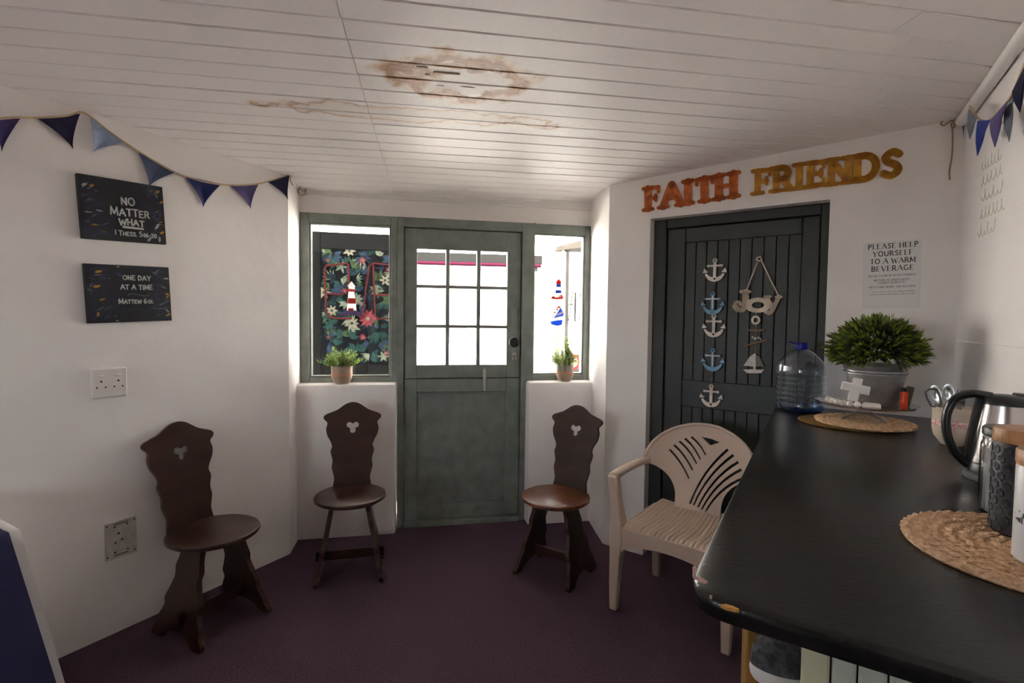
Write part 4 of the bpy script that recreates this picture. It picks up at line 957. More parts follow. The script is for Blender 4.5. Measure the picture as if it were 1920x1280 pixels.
# lighter and match boxes
lp_ = Vector((1.545, 2.005, PZ)); lg = thing('lighter', 'orange cigarette lighter standing on the cake stand', 'lighter', Matrix.Translation((lp_.x, lp_.y, PZ + .001)))
mb = MB(); mb.lathe([(.011, 0), (.0122, .004), (.0122, .060), (.011, .064)], 20, sup=2.6); mb.build('fuel_body', 'lighter', lg, smooth=40)
mb = MB(); mb.lathe([(.009, .064), (.009, .074), (.006, .080)], 14); mb.build('lighter_head', 'black_plastic', lg, smooth=40)
mb2 = Vector((1.560, 2.022, PZ)); bx_ = MB(); T = Matrix.Translation((mb2.x + .012, mb2.y + .008, PZ + .001)) @ Matrix.Rotation(R_(-30), 4, 'Z') @ Matrix.Rotation(R_(10), 4, 'Y'); bx_.bbox(-.012, .012, -.006, .006, .003, .083, .002); o = bx_.build('match_box', 'matchbox'); o.matrix_basis = T; tag(o, 'dark olive upright match box behind the orange lighter', 'matchbox')
bx_ = MB(); bx_.bbox(-.006, .006, -.004, .004, 0, .070, .002); o = bx_.build('white_lighter', 'white_gloss'); o.matrix_basis = Matrix.Translation((mb2.x - .008, mb2.y + .028, PZ + .001)); tag(o, 'slim white lighter half hidden behind the orange one', 'lighter')

# ------------------------------------------------------------------ utensil pot
upx = onz(1774, 834, CZ); up = thing('utensil_pot', 'cream ceramic pot with a red gingham ribbon', 'pot', Vector((upx.x + .03, upx.y + .01, CZ)))
MB().lathe([(.001, 0), (.030, 0), (.034, .004), (.040, .012), (.053, .030), (.058, .055), (.058, .125), (.060, .130), (.055, .130), (.053, .06), (.045, .03), (.001, .02)], 36, cap=False).build('pot_body', 'cream', up, smooth=40)
MB().lathe([(.0582, .066), (.0592, .068), (.0592, .082), (.0582, .084)], 36, cap=False).build('ribbon', 'pink_check', up, smooth=True); rib = up.children[-1]
bw = MB()
for q, (ax_, az_) in enumerate(((-.03, .02), (-.026, -.022), (.012, .016), (.010, -.02))):
    bw.add([(-.045, -.040, .075), (-.045 + ax_, -.048, .075 + az_ + .008), (-.045 + ax_, -.052, .075 + az_ - .010), (-.044, -.043, .070)], [(0, 1, 2, 3)])
    bw.add([(-.045, -.037, .075), (-.045 + ax_, -.045, .075 + az_ + .008), (-.045 + ax_, -.049, .075 + az_ - .010), (-.044, -.040, .070)], [(3, 2, 1, 0)])
bw.build('bow', 'pink_check', [c for c in up.children if c.name.startswith('ribbon')][0])
def utensil(kind, label, dx, dy, lean_x, lean_y, turn, L_=.20):
    T = Matrix.Translation((upx.x + .03 + dx, upx.y + .01 + dy, CZ + .024)) @ Matrix.Rotation(R_(lean_x), 4, 'X') @ Matrix.Rotation(R_(lean_y), 4, 'Y') @ Matrix.Rotation(R_(turn), 4, 'Z')
    t = thing(kind, label, 'cutlery', T, 'cutlery in the cream pot')
    m = MB(); sweep(m, [(0, 0, 0, .008, .002), (0, 0, L_ * .4, .007, .002), (0, 0, L_ * .62, .006, .003)]); m.build('handle', 'cutlery', t)
    h = MB(); z0 = L_ * .6
    if kind == 'spoon':
        for k in range(1): 
            h.lathe([(.001, -.0045), (.5, -.004), (.85, -.0025), (1.0, 0), (.9, .0005), (.5, -.002), (.001, -.003)], 24, Matrix.Translation((0, 0, z0 + .03)) @ Matrix.Rotation(R_(90), 4, 'X') @ Matrix.Diagonal((.017, .030, 1, 1)), cap=False)
        h.build('bowl', 'cutlery', t, smooth=True)
    elif kind == 'fork':
        h.bbox(-.011, .011, -.001, .001, z0, z0 + .022, .0006)
        for k in range(4): h.bbox(-.011 + k * .0062, -.0076 + k * .0062, -.001, .001, z0 + .02, z0 + .06, .0005)
        h.build('tines', 'cutlery', t)
    else:
        h.tube([(-.014, 0, z0), (-.018, 0, z0 + .03), (-.016, 0, z0 + .052), (0, 0, z0 + .058), (.016, 0, z0 + .052), (.018, 0, z0 + .03), (.014, 0, z0), (0, 0, z0 - .01)], .0035, 8, closed=True); h.build('loop', 'dark_base', t, smooth=True)
utensil('whisk_loop', 'grey looped utensil leaning left out of the cream pot', -.012, 0, -4, -21, -30)
utensil('fork', 'steel fork with tines up at the front of the cream pot', .004, -.018, 8, -6, -45, .19)
utensil('spoon', 'steel spoon standing at the back of the cream pot', .012, .012, -4, -5, -45, .205)
utensil('spoon', 'dark steel spoon behind the looped utensil in the pot', -.004, .016, -10, -10, -45, .20)

# ------------------------------------------------------------------ kettle
kt = thing('kettle', 'stainless steel electric kettle with black handle and lid', 'kettle', Matrix.Translation((1.308, 1.345, CZ)) @ Matrix.Rotation(R_(-32), 4, 'Z'))
MB().lathe([(.078, 0), (.080, .004), (.079, .014), (.074, .018)], 40).build('power_base', 'dark_base', kt, smooth=40)
MB().lathe([(.070, .018), (.073, .020), (.073, .042), (.071, .045)], 40).build('lower_band', 'black_plastic', kt, smooth=40)
MB().lathe([(.072, .044), (.0725, .048), (.070, .08), (.064, .13), (.056, .185), (.053, .205), (.050, .206)], 48).build('kettle_body', 'steel', kt, smooth=40)
MB().lathe([(.054, .203), (.054, .210), (.048, .220), (.030, .228), (.001, .231)], 36).build('lid', 'black_plastic', kt, smooth=40)
MB().bbox(.0, .062, -.016, .016, .222, .236, .005, Matrix.Rotation(R_(3), 4, 'Y')).build('lid_tab', 'black_plastic', [c for c in kt.children if c.name.startswith('lid')][0])
sp_ = MB(); sp_.add([(.048, -.022, .17), (.048, .022, .17), (.080, 0, .20), (.050, -.028, .206), (.050, .028, .206), (.092, 0, .207)], [(0, 2, 1), (0, 3, 5, 2), (1, 2, 5, 4), (3, 4, 5), (0, 1, 4, 3)]); sp_.build('spout', 'steel', kt)
hp = smoothline([(-.03, 0, .222), (-.07, 0, .226), (-.104, 0, .208), (-.120, 0, .165), (-.118, 0, .115), (-.106, 0, .075), (-.088, 0, .048), (-.070, 0, .032)], 4)
h = MB(); v = []
for i, p in enumerate(hp):
    q = Vector(hp[min(i + 1, len(hp) - 1)]) - Vector(hp[max(i - 1, 0)]); q.normalize(); nrm = Vector((-q.z, 0, q.x)); w = .015; hh = .011
    for k in range(12):
        a = 2 * math.pi * k / 12; v.append(Vector(p) + nrm * hh * math.cos(a) + Vector((0, w * math.sin(a), 0)))
n = len(hp); h.add(v, [(i * 12 + k, i * 12 + (k + 1) % 12, i * 12 + 12 + (k + 1) % 12, i * 12 + 12 + k) for i in range(n - 1) for k in range(12)] + [tuple(range(11, -1, -1)), tuple(range(n * 12 - 12, n * 12))]); h.build('handle', 'black_plastic', kt, smooth=True)
iv = MB(); sweep(iv, [(-.071, 0, .045, .012, .036), (-.070, 0, .09, .014, .034), (-.064, 0, .14, .014, .032), (-.056, 0, .19, .016, .032), (-.05, 0, .215, .02, .032)]); rounded(iv.build('handle_spine', 'black_plastic', kt, smooth=40), .004)
# ------------------------------------------------------------------ canisters
MZ = CZ + .0135
gj = thing('glass_jar', 'ribbed glass jar with a metal clamp lid beside the kettle', 'jar', Vector((1.087, 1.097, CZ)))
n = 64; v = []; prof = [(.048, 0), (.052, .004), (.052, .15), (.048, .165), (.046, .170)]
for r, z in prof:
    for k in range(n):
        a = 2 * math.pi * k / n; rr = r + (.0016 * math.cos(k * math.pi / 2) if .003 < z < .16 else 0); v.append((rr * math.cos(a), rr * math.sin(a), z))
mb = MB(); mb.add(v, [(i * n + k, i * n + (k + 1) % n, (i + 1) * n + (k + 1) % n, (i + 1) * n + k) for i in range(4) for k in range(n)] + [tuple(range(n))]); mb.build('jar_body', 'jar', gj, smooth=60)
MB().lathe([(.044, .004), (.046, .006), (.046, .14), (.044, .142)], 32).build('contents', 'galv', gj, smooth=40)
MB().lathe([(.050, .170), (.052, .172), (.052, .186), (.049, .190), (.001, .192)], 36).build('jar_lid', 'dark_metal', gj, smooth=40)
MB().tube([(-.052, -.012, .150), (-.056, -.012, .170), (-.056, .012, .170), (-.052, .012, .150)], .002, 6, closed=True).build('clamp', 'steel', gj, smooth=True)
bc = thing('black_canister', 'black hexagon textured canister with a wooden lid', 'canister', Vector((.985, .965, MZ)))
MB().lathe([(.047, 0), (.050, .003), (.050, .172), (.048, .175)], 48).build('canister_body', 'black_matte', bc, smooth=40)
mb = MB()
for j in range(10):
    for i in range(14):
        a = 2 * math.pi * (i + .5 * (j % 2)) / 14; z = .012 + j * .0165
        T = Matrix.Rotation(a, 4, 'Z') @ Matrix.Translation((.0495, 0, z)) @ Matrix.Rotation(R_(90), 4, 'Y')
        mb.lathe([(.0088, 0), (.0078, .0018), (.001, .0012)], 6, T, cap=False)
o = mb.build('hexagon_relief', 'black_matte', bc, smooth=20); o['kind'] = 'stuff'
MB().lathe([(.050, .175), (.051, .178), (.051, .198), (.049, .201), (.001, .202)], 40).build('wooden_lid', 'lidwood', bc, smooth=40)
wc = thing('white_canister', 'white canister with dark leaf print and wooden lid at the picture edge', 'canister', Vector((.906, .838, MZ)))
MB().lathe([(.046, 0), (.050, .004), (.050, .160), (.048, .163)], 48).build('canister_body', 'white_gloss', wc, smooth=40)
MB().lathe([(.050, .163), (.051, .166), (.051, .186), (.049, .189), (.001, .190)], 40).build('wooden_lid', 'lidwood', wc, smooth=40)
lm = MB()
for (a0, z0, l, da, w) in ((150, .080, .070, 22, .012), (163, .088, .050, 40, .009), (156, .072, .035, 5, .008)):
    pts = []
    for t, ww in ((0, 0), (.3, 1), (.6, .8), (1, 0), (.6, -.8), (.3, -1)):
        aa = R_(a0) + t * l / .05; z = z0 - t * l * math.sin(R_(da)) + ww * w * .5; pts.append((.0504 * math.cos(aa), .0504 * math.sin(aa), z))
    lm.add(pts, [tuple(range(6))])
lm.build('leaf_print', 'black_matte', wc)

# ------------------------------------------------------------------ potted plants on the sills
def sill_plant(label, px, py, seed, k, tall):
    c = wl(FF, px, py, .058); T = FF @ Matrix.Translation((c.x, -.058, zsill))
    t = thing('potted_plant', label, 'plant', T, 'small potted plants on the window sills')
    MB().lathe([(.001, 0), (.040 * k, 0), (.052 * k, .012), (.062 * k, .035), (.064 * k, .05), (.064 * k, .055)], 32, cap=False).build('pot_lower', 'pot', t, smooth=40)
    MB().lathe([(.0645 * k, .050), (.0655 * k, .053), (.0655 * k, .066), (.0645 * k, .069)], 32, cap=False).build('pot_band', 'pot_band', t, smooth=40)
    MB().lathe([(.064 * k, .066), (.065 * k, .105), (.067 * k, .110), (.062 * k, .110), (.058 * k, .095), (.001, .095)], 32, cap=False).build('pot_upper', 'pot_grey' if tall else 'pot', t, smooth=40)
    rnd = random.Random(seed); mb = MB(); mats = ['leaf_light', 'leaf_light', 'leaf']
    for i in range(95):
        a = rnd.uniform(0, 6.283); sp = rnd.uniform(.15, 1.0); d = Vector((math.cos(a) * sp, math.sin(a) * sp * (.6), rnd.uniform(.5, 1.0))).normalized()
        L_ = rnd.uniform(.07, .13); b0 = Vector((math.cos(a) * .03, math.sin(a) * .03, .095))
        if tall and i < 30: d = Vector((.12 + rnd.uniform(-.2, .2), rnd.uniform(-.1, .1), 1)).normalized(); L_ = rnd.uniform(.14, .22); b0 = Vector((.01, 0, .095))
        for q in range(6):
            t_ = .3 + .7 * q / 5; p = b0 + d * L_ * t_ + Vector((0, 0, -.02 * t_ * sp))
            for sg in (-1, 1):
                dd = (d + Vector((rnd.uniform(-.9, .9), rnd.uniform(-.9, .9), rnd.uniform(-.2, .6)))).normalized(); sd = dd.cross(Vector((rnd.uniform(-1, 1), rnd.uniform(-1, 1), .3))).normalized() * .0026; ll = rnd.uniform(.018, .03)
                if p.y + dd.y * ll > .05: continue
                mb.use(rnd.choice(mats)); mb.add([p, p + dd * ll * .5 + sd, p + dd * ll, p + dd * ll * .5 - sd], [(0, 1, 2, 3)])
        mb.use('leaf'); mb.tube([b0, b0 + d * L_], .0009, 4)
    o = mb.build('foliage', None, t); o['kind'] = 'stuff'
sill_plant('small potted plant in a tan pot on the left sill before the floral panel', 641, 690, 21, 1.0, False)
sill_plant('small feathery potted plant in a grey pot on the right sill', 1059, 688, 22, .93, True)

# ------------------------------------------------------------------ wall paintings
def brush(mb, m, x, z, l, w, a, rnd, y):
    mb.use(m); ca, sa = math.cos(R_(a)), math.sin(R_(a)); pts = []
    for t, ww in ((-.5, .0), (-.3, .8), (0, 1), (.3, .7), (.5, 0)): pts.append((t * l, ww * w / 2 * rnd.uniform(.7, 1.2) + .25 * w * math.sin(t * 3)))
    for t, ww in ((.3, .7), (0, 1), (-.3, .8)): pts.append((t * l, -ww * w / 2 * rnd.uniform(.7, 1.2) + .25 * w * math.sin(t * 3)))
    q = [(x + p[0] * ca - p[1] * sa, z + p[0] * sa + p[1] * ca) for p in pts]; mb.add([(p[0], y, p[1]) for p in q], [tuple(range(len(q)))])
M['dab_blue'] = mat('dab_blue', (.035, .045, .12), .6); M['dab_navy'] = mat('dab_navy', (.018, .018, .065), .6); M['dab_white'] = mat('dab_white', (.42, .42, .42), .6); M['dab_gold'] = mat('dab_gold', (.46, .22, .02), .6); M['dab_grey'] = mat('dab_grey', (.12, .13, .15), .6)
def wall_canvas(name, label, corners, texts, seed, marks):
    """corners: pixel TL, TR, BR, BL measured on the left wall"""
    q = [wl(WL, *c, .02) for c in corners]; c = sum(q, Vector()) / 4
    wid = ((q[1] - q[0]).length + (q[2] - q[3]).length) / 2; hei = ((q[0] - q[3]).length + (q[1] - q[2]).length) / 2
    e = (q[1] - q[0]).normalized() + (q[2] - q[3]).normalized(); tilt = math.atan2(e.z, e.x)
    t = thing(name, label, 'painting', WL @ Matrix.Translation((c.x, 0, c.z)) @ Matrix.Rotation(-tilt, 4, 'Y'))
    MB().bbox(-wid / 2, wid / 2, -.02, -.0005, -hei / 2, hei / 2, .002).build('canvas', 'canvas', t)
    rnd = random.Random(seed); mb = MB(); y = -.0204
    for i in range(70):
        sx = rnd.choice((-1, 1)); x = sx * wid * rnd.uniform(.27, .45); z = rnd.uniform(-.44, .44) * hei
        brush(mb, rnd.choice(['dab_navy', 'dab_navy', 'dab_blue', 'dab_navy', 'dab_grey']), x, z, rnd.uniform(.02, .045), rnd.uniform(.003, .008), rnd.choice((20, -25, 0, 35)) + rnd.uniform(-15, 15), rnd, y - i * 3e-6)
    for i, (u, v, l, w, a, m) in enumerate(marks): brush(mb, m, (u - .5) * wid, (.5 - v) * hei, l, w, a, rnd, y - .0004 - i * 3e-6)
    o = mb.build('brush_strokes', None, t); o['kind'] = 'stuff'
    lt_ = MB(); rj = random.Random(seed + 1)
    for (txt, u, v, hh, w, caps) in texts:
        st, wd_ = text_strokes(txt, hh * hei, .2, .05, caps, rj); x0 = (u - .5) * wid - wd_ / 2; z0 = (.5 - v) * hei
        lt_.strokes([[(p[0] + x0, p[1] + z0) for p in s] for s in st], w, -.0213, -.0202)
    o = lt_.build('lettering', 'chalk', t); return t, wid, hei
t, wid, hei = wall_canvas('text_canvas', 'black canvas painted with the words No Matter What', ((148, 326), (308, 350), (309, 459), (150, 445)),
    [('NO', .545, .39, .115, .0058, 1), ('MATTER', .565, .575, .11, .0055, 1.12), ('WHAT', .575, .73, .10, .0055, 1), ('1 THESS. 5:16-20', .62, .90, .062, .0036, 1.25)], 31,
    [(.07, .16, .022, .012, 5, 'dab_white'), (.15, .155, .02, .010, 0, 'dab_gold'), (.19, .23, .014, .006, -50, 'dab_grey'), (.11, .37, .020, .006, 20, 'dab_grey'), (.09, .58, .03, .006, -8, 'dab_white'), (.21, .54, .028, .007, -18, 'dab_white'), (.15, .77, .03, .006, -8, 'dab_gold'), (.27, .74, .025, .005, 12, 'dab_grey'), (.07, .73, .02, .006, -12, 'dab_grey'),
     (.93, .10, .02, .011, 0, 'dab_gold'), (.97, .27, .016, .012, -10, 'dab_gold'), (.91, .18, .018, .004, -65, 'dab_white'), (.85, .10, .028, .005, 30, 'dab_grey'), (.94, .62, .018, .006, 8, 'dab_gold'), (.89, .70, .035, .012, 42, 'dab_white'), (.95, .80, .022, .012, 5, 'dab_gold'), (.78, .935, .026, .012, 35, 'dab_white'), (.91, .92, .028, .009, 75, 'dab_white'), (.94, .48, .03, .003, 80, 'dab_grey')])
mb = MB(); mb.strokes([[(-.012 + .002, -.262 * hei), (.066, -.268 * hei)]], .008, -.0213, -.0202); mb.build('underline', 'chalk', t)
t, wid, hei = wall_canvas('text_canvas', 'black canvas painted with the words One Day At A Time', ((160, 494), (319, 501), (320, 601), (163, 606)),
    [('ONE DAY', .585, .255, .078, .0036, 1), ('AT A TIME', .575, .42, .078, .0042, 1), ('MATTEW 6:31.', .56, .67, .062, .0036, 1.35)], 37,
    [(.15, .13, .028, .012, -5, 'dab_gold'), (.12, .375, .030, .013, 0, 'dab_gold'), (.17, .60, .024, .012, 0, 'dab_gold'), (.11, .845, .02, .012, 45, 'dab_gold'), (.37, .03, .014, .008, 0, 'dab_gold'), (.38, .17, .04, .010, -55, 'dab_blue'), (.04, .44, .03, .006, -50, 'dab_grey'), (.81, .12, .032, .007, -28, 'dab_grey'), (.86, .18, .03, .007, -35, 'dab_blue'), (.955, .21, .022, .010, -20, 'dab_white'),
     (.91, .37, .03, .010, -40, 'dab_grey'), (.955, .50, .02, .010, -20, 'dab_gold'), (.96, .545, .018, .009, 20, 'dab_gold'), (.94, .60, .028, .004, 0, 'dab_grey'), (.945, .815, .026, .007, -60, 'dab_white'), (.86, .76, .02, .006, -20, 'dab_grey'), (.955, .89, .024, .010, 5, 'dab_gold'), (.30, .89, .012, .006, -20, 'dab_grey'), (.32, .97, .012, .006, -40, 'dab_white')])
for z, m in ((-.028, 'dab_grey'), (-.30, 'dab_navy')):
    mb = MB(); mb.strokes([smoothline([(-.012, z * hei), (.0, (z + .03) * hei), (.025, (z + .015) * hei), (.05, (z - .008) * hei), (.068, z * hei), (.074, (z + .035) * hei)], 4)], .0038, -.0211, -.0202); mb.build('flourish', m, t)

# ------------------------------------------------------------------ sockets
def socket(label, TL, BR_, m, double):
    a, b = wl(WL, *TL, .01), wl(WL, *BR_, .01); c = (a + b) / 2; w, h = abs(b.x - a.x), abs(a.z - b.z)
    t = thing('wall_socket', label, 'socket', WL @ Matrix.Translation((c.x, 0, c.z)))
    MB().bbox(-w / 2, w / 2, -.016 if double else -.006, -.0003, -h / 2, h / 2, .005 if double else .002).build('plate', m, t)
    y = -.0165 if double else -.0065
    def hole(x, z, r): MB().lathe([(r, 0), (r, .0012)], 12, Matrix.Translation((x, y + .0008, z)) @ Matrix.Rotation(R_(90), 4, 'X')).build('pin_hole', 'hole', t)
    if double:
        for cx in (-.24, .24):
            hole(cx * w, .06 * h, .0042); hole((cx - .12) * w, -.14 * h, .0034); hole((cx + .12) * w, -.14 * h, .0034)
            MB().bbox(cx * w - .011, cx * w + .011, y - .004, y + .002, .20 * h, .28 * h, .002).build('rocker_switch', m, t)
    else:
        hole(-.08 * w, .16 * h, .0042); hole(-.18 * w, -.08 * h, .0034); hole(.03 * w, -.03 * h, .0034)
        for sx in (-1, 1):
            for sz in (-1, 1): hole(sx * w * .43, sz * h * .42, .0032)
        hole(-.2 * w, .36 * h, .0034); hole(.2 * w, .36 * h, .0034); hole(-.2 * w, -.34 * h, .0034); hole(.2 * w, -.34 * h, .0034)
        MB().bbox(.2 * w - .010, .2 * w + .010, y - .004, y + .002, -.05 * h, .05 * h, .002).build('rocker_switch', m, t)
        for z in (.42, -.42): MB().bbox(-.22 * w, .22 * w, y - .0006, y + .001, z * h - .0015, z * h + .0015, .0004).build('slot', 'hole', t)
socket('white double wall socket below the two canvases', (170, 692), (238, 741), 'socket', True)
socket('old flat socket plate low on the wall beside the carved stool', (197, 984), (258, 1033), 'socket_old', False)

# ------------------------------------------------------------------ bunting
def pennant_mesh(a, b, c, nrm, m, parent, sag=.12, twist=0.0):
    """triangle a-b (top edge) to tip c with hollow sides, slightly billowing along nrm"""
    N = 8; mb = MB(); rows = []
    for j in range(N + 1):
        t = j / N; k = (1 - t) ** 1.35
        mid = a.lerp(b, .5).lerp(c, t); half = (b - a) / 2 * k
        if abs(twist): half = Matrix.Rotation(twist * t, 3, (c - a).normalized()) @ half
        rows.append([mid - half + half * 2 * i / 4 + nrm * (.006 * math.sin(math.pi * t) * math.cos(i * 1.2)) for i in range(5)])
    v = [p for r in rows for p in r]; f = [(j * 5 + i, j * 5 + i + 1, j * 5 + i + 6, j * 5 + i + 5) for j in range(N) for i in range(4)]
    nv = len(v); v2 = [p + nrm * .0018 for p in v]
    bd = [(j * 5, (j + 1) * 5) for j in range(N)] + [((j + 1) * 5 + 4, j * 5 + 4) for j in range(N)] + [(i + 1, i) for i in range(4)] + [(N * 5 + i, N * 5 + i + 1) for i in range(4)]
    mb.add(v + v2, f + [tuple(nv + i for i in reversed(q)) for q in f] + [(p, q, q + nv, p + nv) for p, q in bd]); mb.build('pennant', m, parent, smooth=60, world=True)
nl = (WL.to_3x3() @ Vector((0, -1, 0)))
wp = lambda px, py, off=.008: WL @ wl(WL, px, py, off)
bn = thing('bunting', 'bunting of blue and purple felt pennants along the left wall', 'bunting', wp(155, 212))
line = [(-160, 262), (-90, 242), (0, 222), (70, 221), (125, 217), (157, 211), (200, 243), (250, 278), (300, 308), (340, 328), (385, 341), (430, 347), (480, 345), (515, 336), (545, 326)]
sl_ = smoothline([tuple(wp(*p)) for p in line], 4); MB().tube(sl_, .0042, 6).build('tape', 'tan', bn, smooth=True, world=True)
for a, b, c, m in (((-112, 248), (-45, 231), (-80, 300), 'f_light'), ((-25, 227), (38, 222), (3, 284), 'f_purple'), ((68, 221), (150, 213), (137, 279), 'f_navy'), ((168, 218), (235, 267), (174, 286), 'f_light'), ((258, 283), (330, 323), (279, 350), 'f_grey'), ((346, 330), (415, 345), (381, 388), 'f_blue'), ((430, 347), (485, 344), (470, 391), 'f_violet'), ((500, 340), (543, 327), (540, 374), 'f_dark')):
    pennant_mesh(wp(*a), wp(*b), wp(*c), nl, M[m], bn)
AW = frame(PA, math.degrees(math.atan2(fA.y - PA.y, fA.x - PA.x)))
ap_ = lambda px, py, off=.01: (AW @ wl(AW, px, py, off))
bw_ = [wp(545, 327), wp(545, 340, .012), FF @ wl(FF, 552, 348, .1), FF @ wl(FF, 558, 340, .09), FF @ wl(FF, 563, 352, .08), FF @ wl(FF, 571, 360, .06), FF @ wl(FF, 574, 352, .05), FF @ wl(FF, 566, 350, .06), FF @ wl(FF, 558, 358, .08), FF @ wl(FF, 564, 366, .06), FF @ wl(FF, 573, 363, .04), FF @ wl(FF, 570, 354, .03)]
MB().tube(smoothline([tuple(p) for p in bw_], 4), .0028, 6).build('twine_bow', 'twine', bn, smooth=True, world=True)
nr = RW.to_3x3() @ Vector((0, -1, 0)); rp_ = lambda px, py, off=.03: RW @ wl(RW, px, py, off)
dp_ = lambda px, py, off=.012: DW @ wl(DW, px, py, off)
b2 = thing('bunting', 'bunting of blue felt pennants hanging across the right corner above the worktop', 'bunting', rp_(1850, 232))
line = [dp_(1803, 206, .03), dp_(1810, 194, .03), rp_(1818, 200, .04), rp_(1832, 220, .05), rp_(1846, 227, .05), rp_(1858, 223, .05), rp_(1875, 205, .05), rp_(1890, 188, .05), rp_(1905, 160, .05), rp_(1925, 112, .05), rp_(1990, 0, .05)]
MB().tube(smoothline([tuple(p) for p in line], 4), .0034, 6).build('tape', 'tan', b2, smooth=True, world=True)
nd = DW.to_3x3() @ Vector((0, -1, 0))
for fn, a, b, c, m, n_, o_ in ((dp_, (1800, 212), (1814, 196), (1806, 263), 'f_light', nd, .03), (rp_, (1817, 204), (1832, 222), (1819, 261), 'f_dusk', nr, .06), (rp_, (1834, 226), (1857, 225), (1833, 292), 'f_royal', nr, .06), (rp_, (1857, 226), (1889, 190), (1866, 276), 'f_violet', nr, .06), (rp_, (1884, 196), (1903, 172), (1893, 266), 'f_dusk', nr, .045), (rp_, (1899, 172), (1928, 112), (1913, 211), 'f_navy', nr, .06), (rp_, (1935, 100), (1975, 30), (1950, 150), 'f_light', nr, .06)):  # fifth piece is a grey triangle hung nearer the wall
    pennant_mesh(fn(*a, o_), fn(*b, o_), fn(*c, o_), n_, M[m], b2)
tb = [dp_(1803, 206, .02), dp_(1793, 222), dp_(1786, 226), dp_(1774, 222, .02), dp_(1764, 231, .02), dp_(1770, 235, .02), dp_(1784, 226, .02), dp_(1790, 236, .02), dp_(1786, 240), dp_(1783, 230), dp_(1786, 250), dp_(1785, 290), dp_(1780, 322), dp_(1781, 337)]
MB().tube(smoothline([tuple(p) for p in tb], 4), .0034, 6).build('twine_tail', 'twine', b2, smooth=True, world=True)

# ------------------------------------------------------------------ FAITH and FRIENDS cut-out words
def word(name, label, txt, p0, p1, t0, m):
    a, b, tt = wl(DW, *p0), wl(DW, *p1), wl(DW, *t0); H = (tt - a).length; W = (b - a).length; tilt = math.atan2(b.z - a.z, b.x - a.x)
    t = thing(name, label, 'word sign', DW @ Matrix.Translation((a.x, 0, a.z)) @ Matrix.Rotation(-tilt, 4, 'Y'))
    tot = 0; adv = []
    for ch in txt: adv.append(GL[ch][0] + {'I': .34}.get(ch, .22)); tot += adv[-1]
    kx = W / tot / H; x = 0; wk = .25 * H
    for i, ch in enumerate(txt):
        x0 = x + (.15 if ch == 'I' else .12) * H * kx; mb = MB(); y1, y0 = -.0005, -.010 - .0006 * (i % 2)
        for s in GL[ch][1]:
            q = [(x0 + p[0] * H * kx, .10 * H + p[1] * .80 * H) for p in s]
            straight = len(q) == 2; dx, dz = q[1][0] - q[0][0], q[1][1] - q[0][1]
            horiz = straight and abs(dz) < abs(dx) * .3
            mb.strokes([((.17 if horiz else (.30 if txt == 'FAITH' else .235)) * H, q)], 0, y0, y1)
            if straight and not horiz and ch not in 'A' or (ch == 'A' and straight and not horiz):
                for p in q:
                    if ch == 'A' and p[1] > .5 * H: continue
                    if ch == 'N' and abs(dx) > .2 * H * kx: continue
                    mb.strokes([(.15 * H, [(p[0] - .19 * H, p[1] + (-.03 if p[1] < .5 * H else .03) * H), (p[0] + .19 * H, p[1] + (-.03 if p[1] < .5 * H else .03) * H)])], 0, y0, y1)
            if horiz and ch in 'FETL':
                e = max(q, key=lambda p: p[0]); up_ = 1 if e[1] < .3 * H else -1
                if .3 * H < e[1] < .7 * H: mb.strokes([(.12 * H, [(e[0], e[1] - .12 * H), (e[0], e[1] + .12 * H)])], 0, y0, y1)
                else: mb.strokes([(.13 * H, [e, (e[0], e[1] + up_ * .18 * H)])], 0, y0, y1)
                if ch == 'T':
                    e = min(q, key=lambda p: p[0]); mb.strokes([(.13 * H, [e, (e[0], e[1] - .18 * H)])], 0, y0, y1)
        mb.build('letter', m, t); x += adv[i] * H * kx
word('faith_sign', 'copper orange cut-out word FAITH above the panelled door', 'FAITH', (1209, 397), (1383, 371), (1209, 351), 'orange')
word('friends_sign', 'gold cut-out word FRIENDS above the panelled door', 'FRIENDS', (1413, 367), (1692, 333), (1414, 318), 'amber')

# ------------------------------------------------------------------ notice and faded wall lettering
q = [wl(DW, *c, .002) for c in ((1619, 456), (1729, 447), (1725, 577), (1617, 577))]; c = sum(q, Vector()) / 4; w = ((q[1] - q[0]).length + (q[2] - q[3]).length) / 2; h = ((q[0] - q[3]).length + (q[1] - q[2]).length) / 2
nt_ = thing('paper_notice', 'laminated white notice inviting guests to a warm beverage', 'notice', DW @ Matrix.Translation((c.x, 0, c.z)) @ Matrix.Rotation(R_(-1.0), 4, 'Y'))
sh = MB(); sh.bbox(-w / 2, w / 2, -.002, -.0003, -h / 2, h / 2, .0005); sh.build('sheet', 'paper', nt_)
tx = MB()
for i, s in enumerate(('PLEASE HELP', 'YOURSELF', 'TO A WARM', 'BEVERAGE')):
    st, w1 = text_strokes(s, 1, .16); hh = .072 * h; tgt = (.86, .68, .78, .72)[i] * w; gap = .16 + (tgt - w1 * hh) / hh / max(1, len(s) - 1)
    serif_text(tx, s, hh, .015 * w, h * (.395 - .112 * i), -.0026, -.0021, max(.05, gap))
tx.build('large_print', 'ink', nt_)
tx = MB()
for s, z, hh, tgt in (('PLEASE CLEAN UP AFTER YOURSELF', -.025, .026, .82), ('NO FOOD ALLOWED EXCEPT', -.092, .026, .62), ('COOKIES, RUSKS ETC.', -.132, .026, .48), ('NO EATING INSIDE THE KITCHEN', -.195, .026, .80)):
    st, w1 = text_strokes(s, 1, .16); hx = hh * h; gap = .16 + (tgt * w - w1 * hx) / hx / (len(s) - 1); serif_text(tx, s, hx, .01 * w, z * h, -.0026, -.0021, max(.05, gap), .2, .12)
tx.build('small_print', 'ink_soft', nt_)
tx = MB(); rnd = random.Random(4)      # two lines of lower-case print too small to read
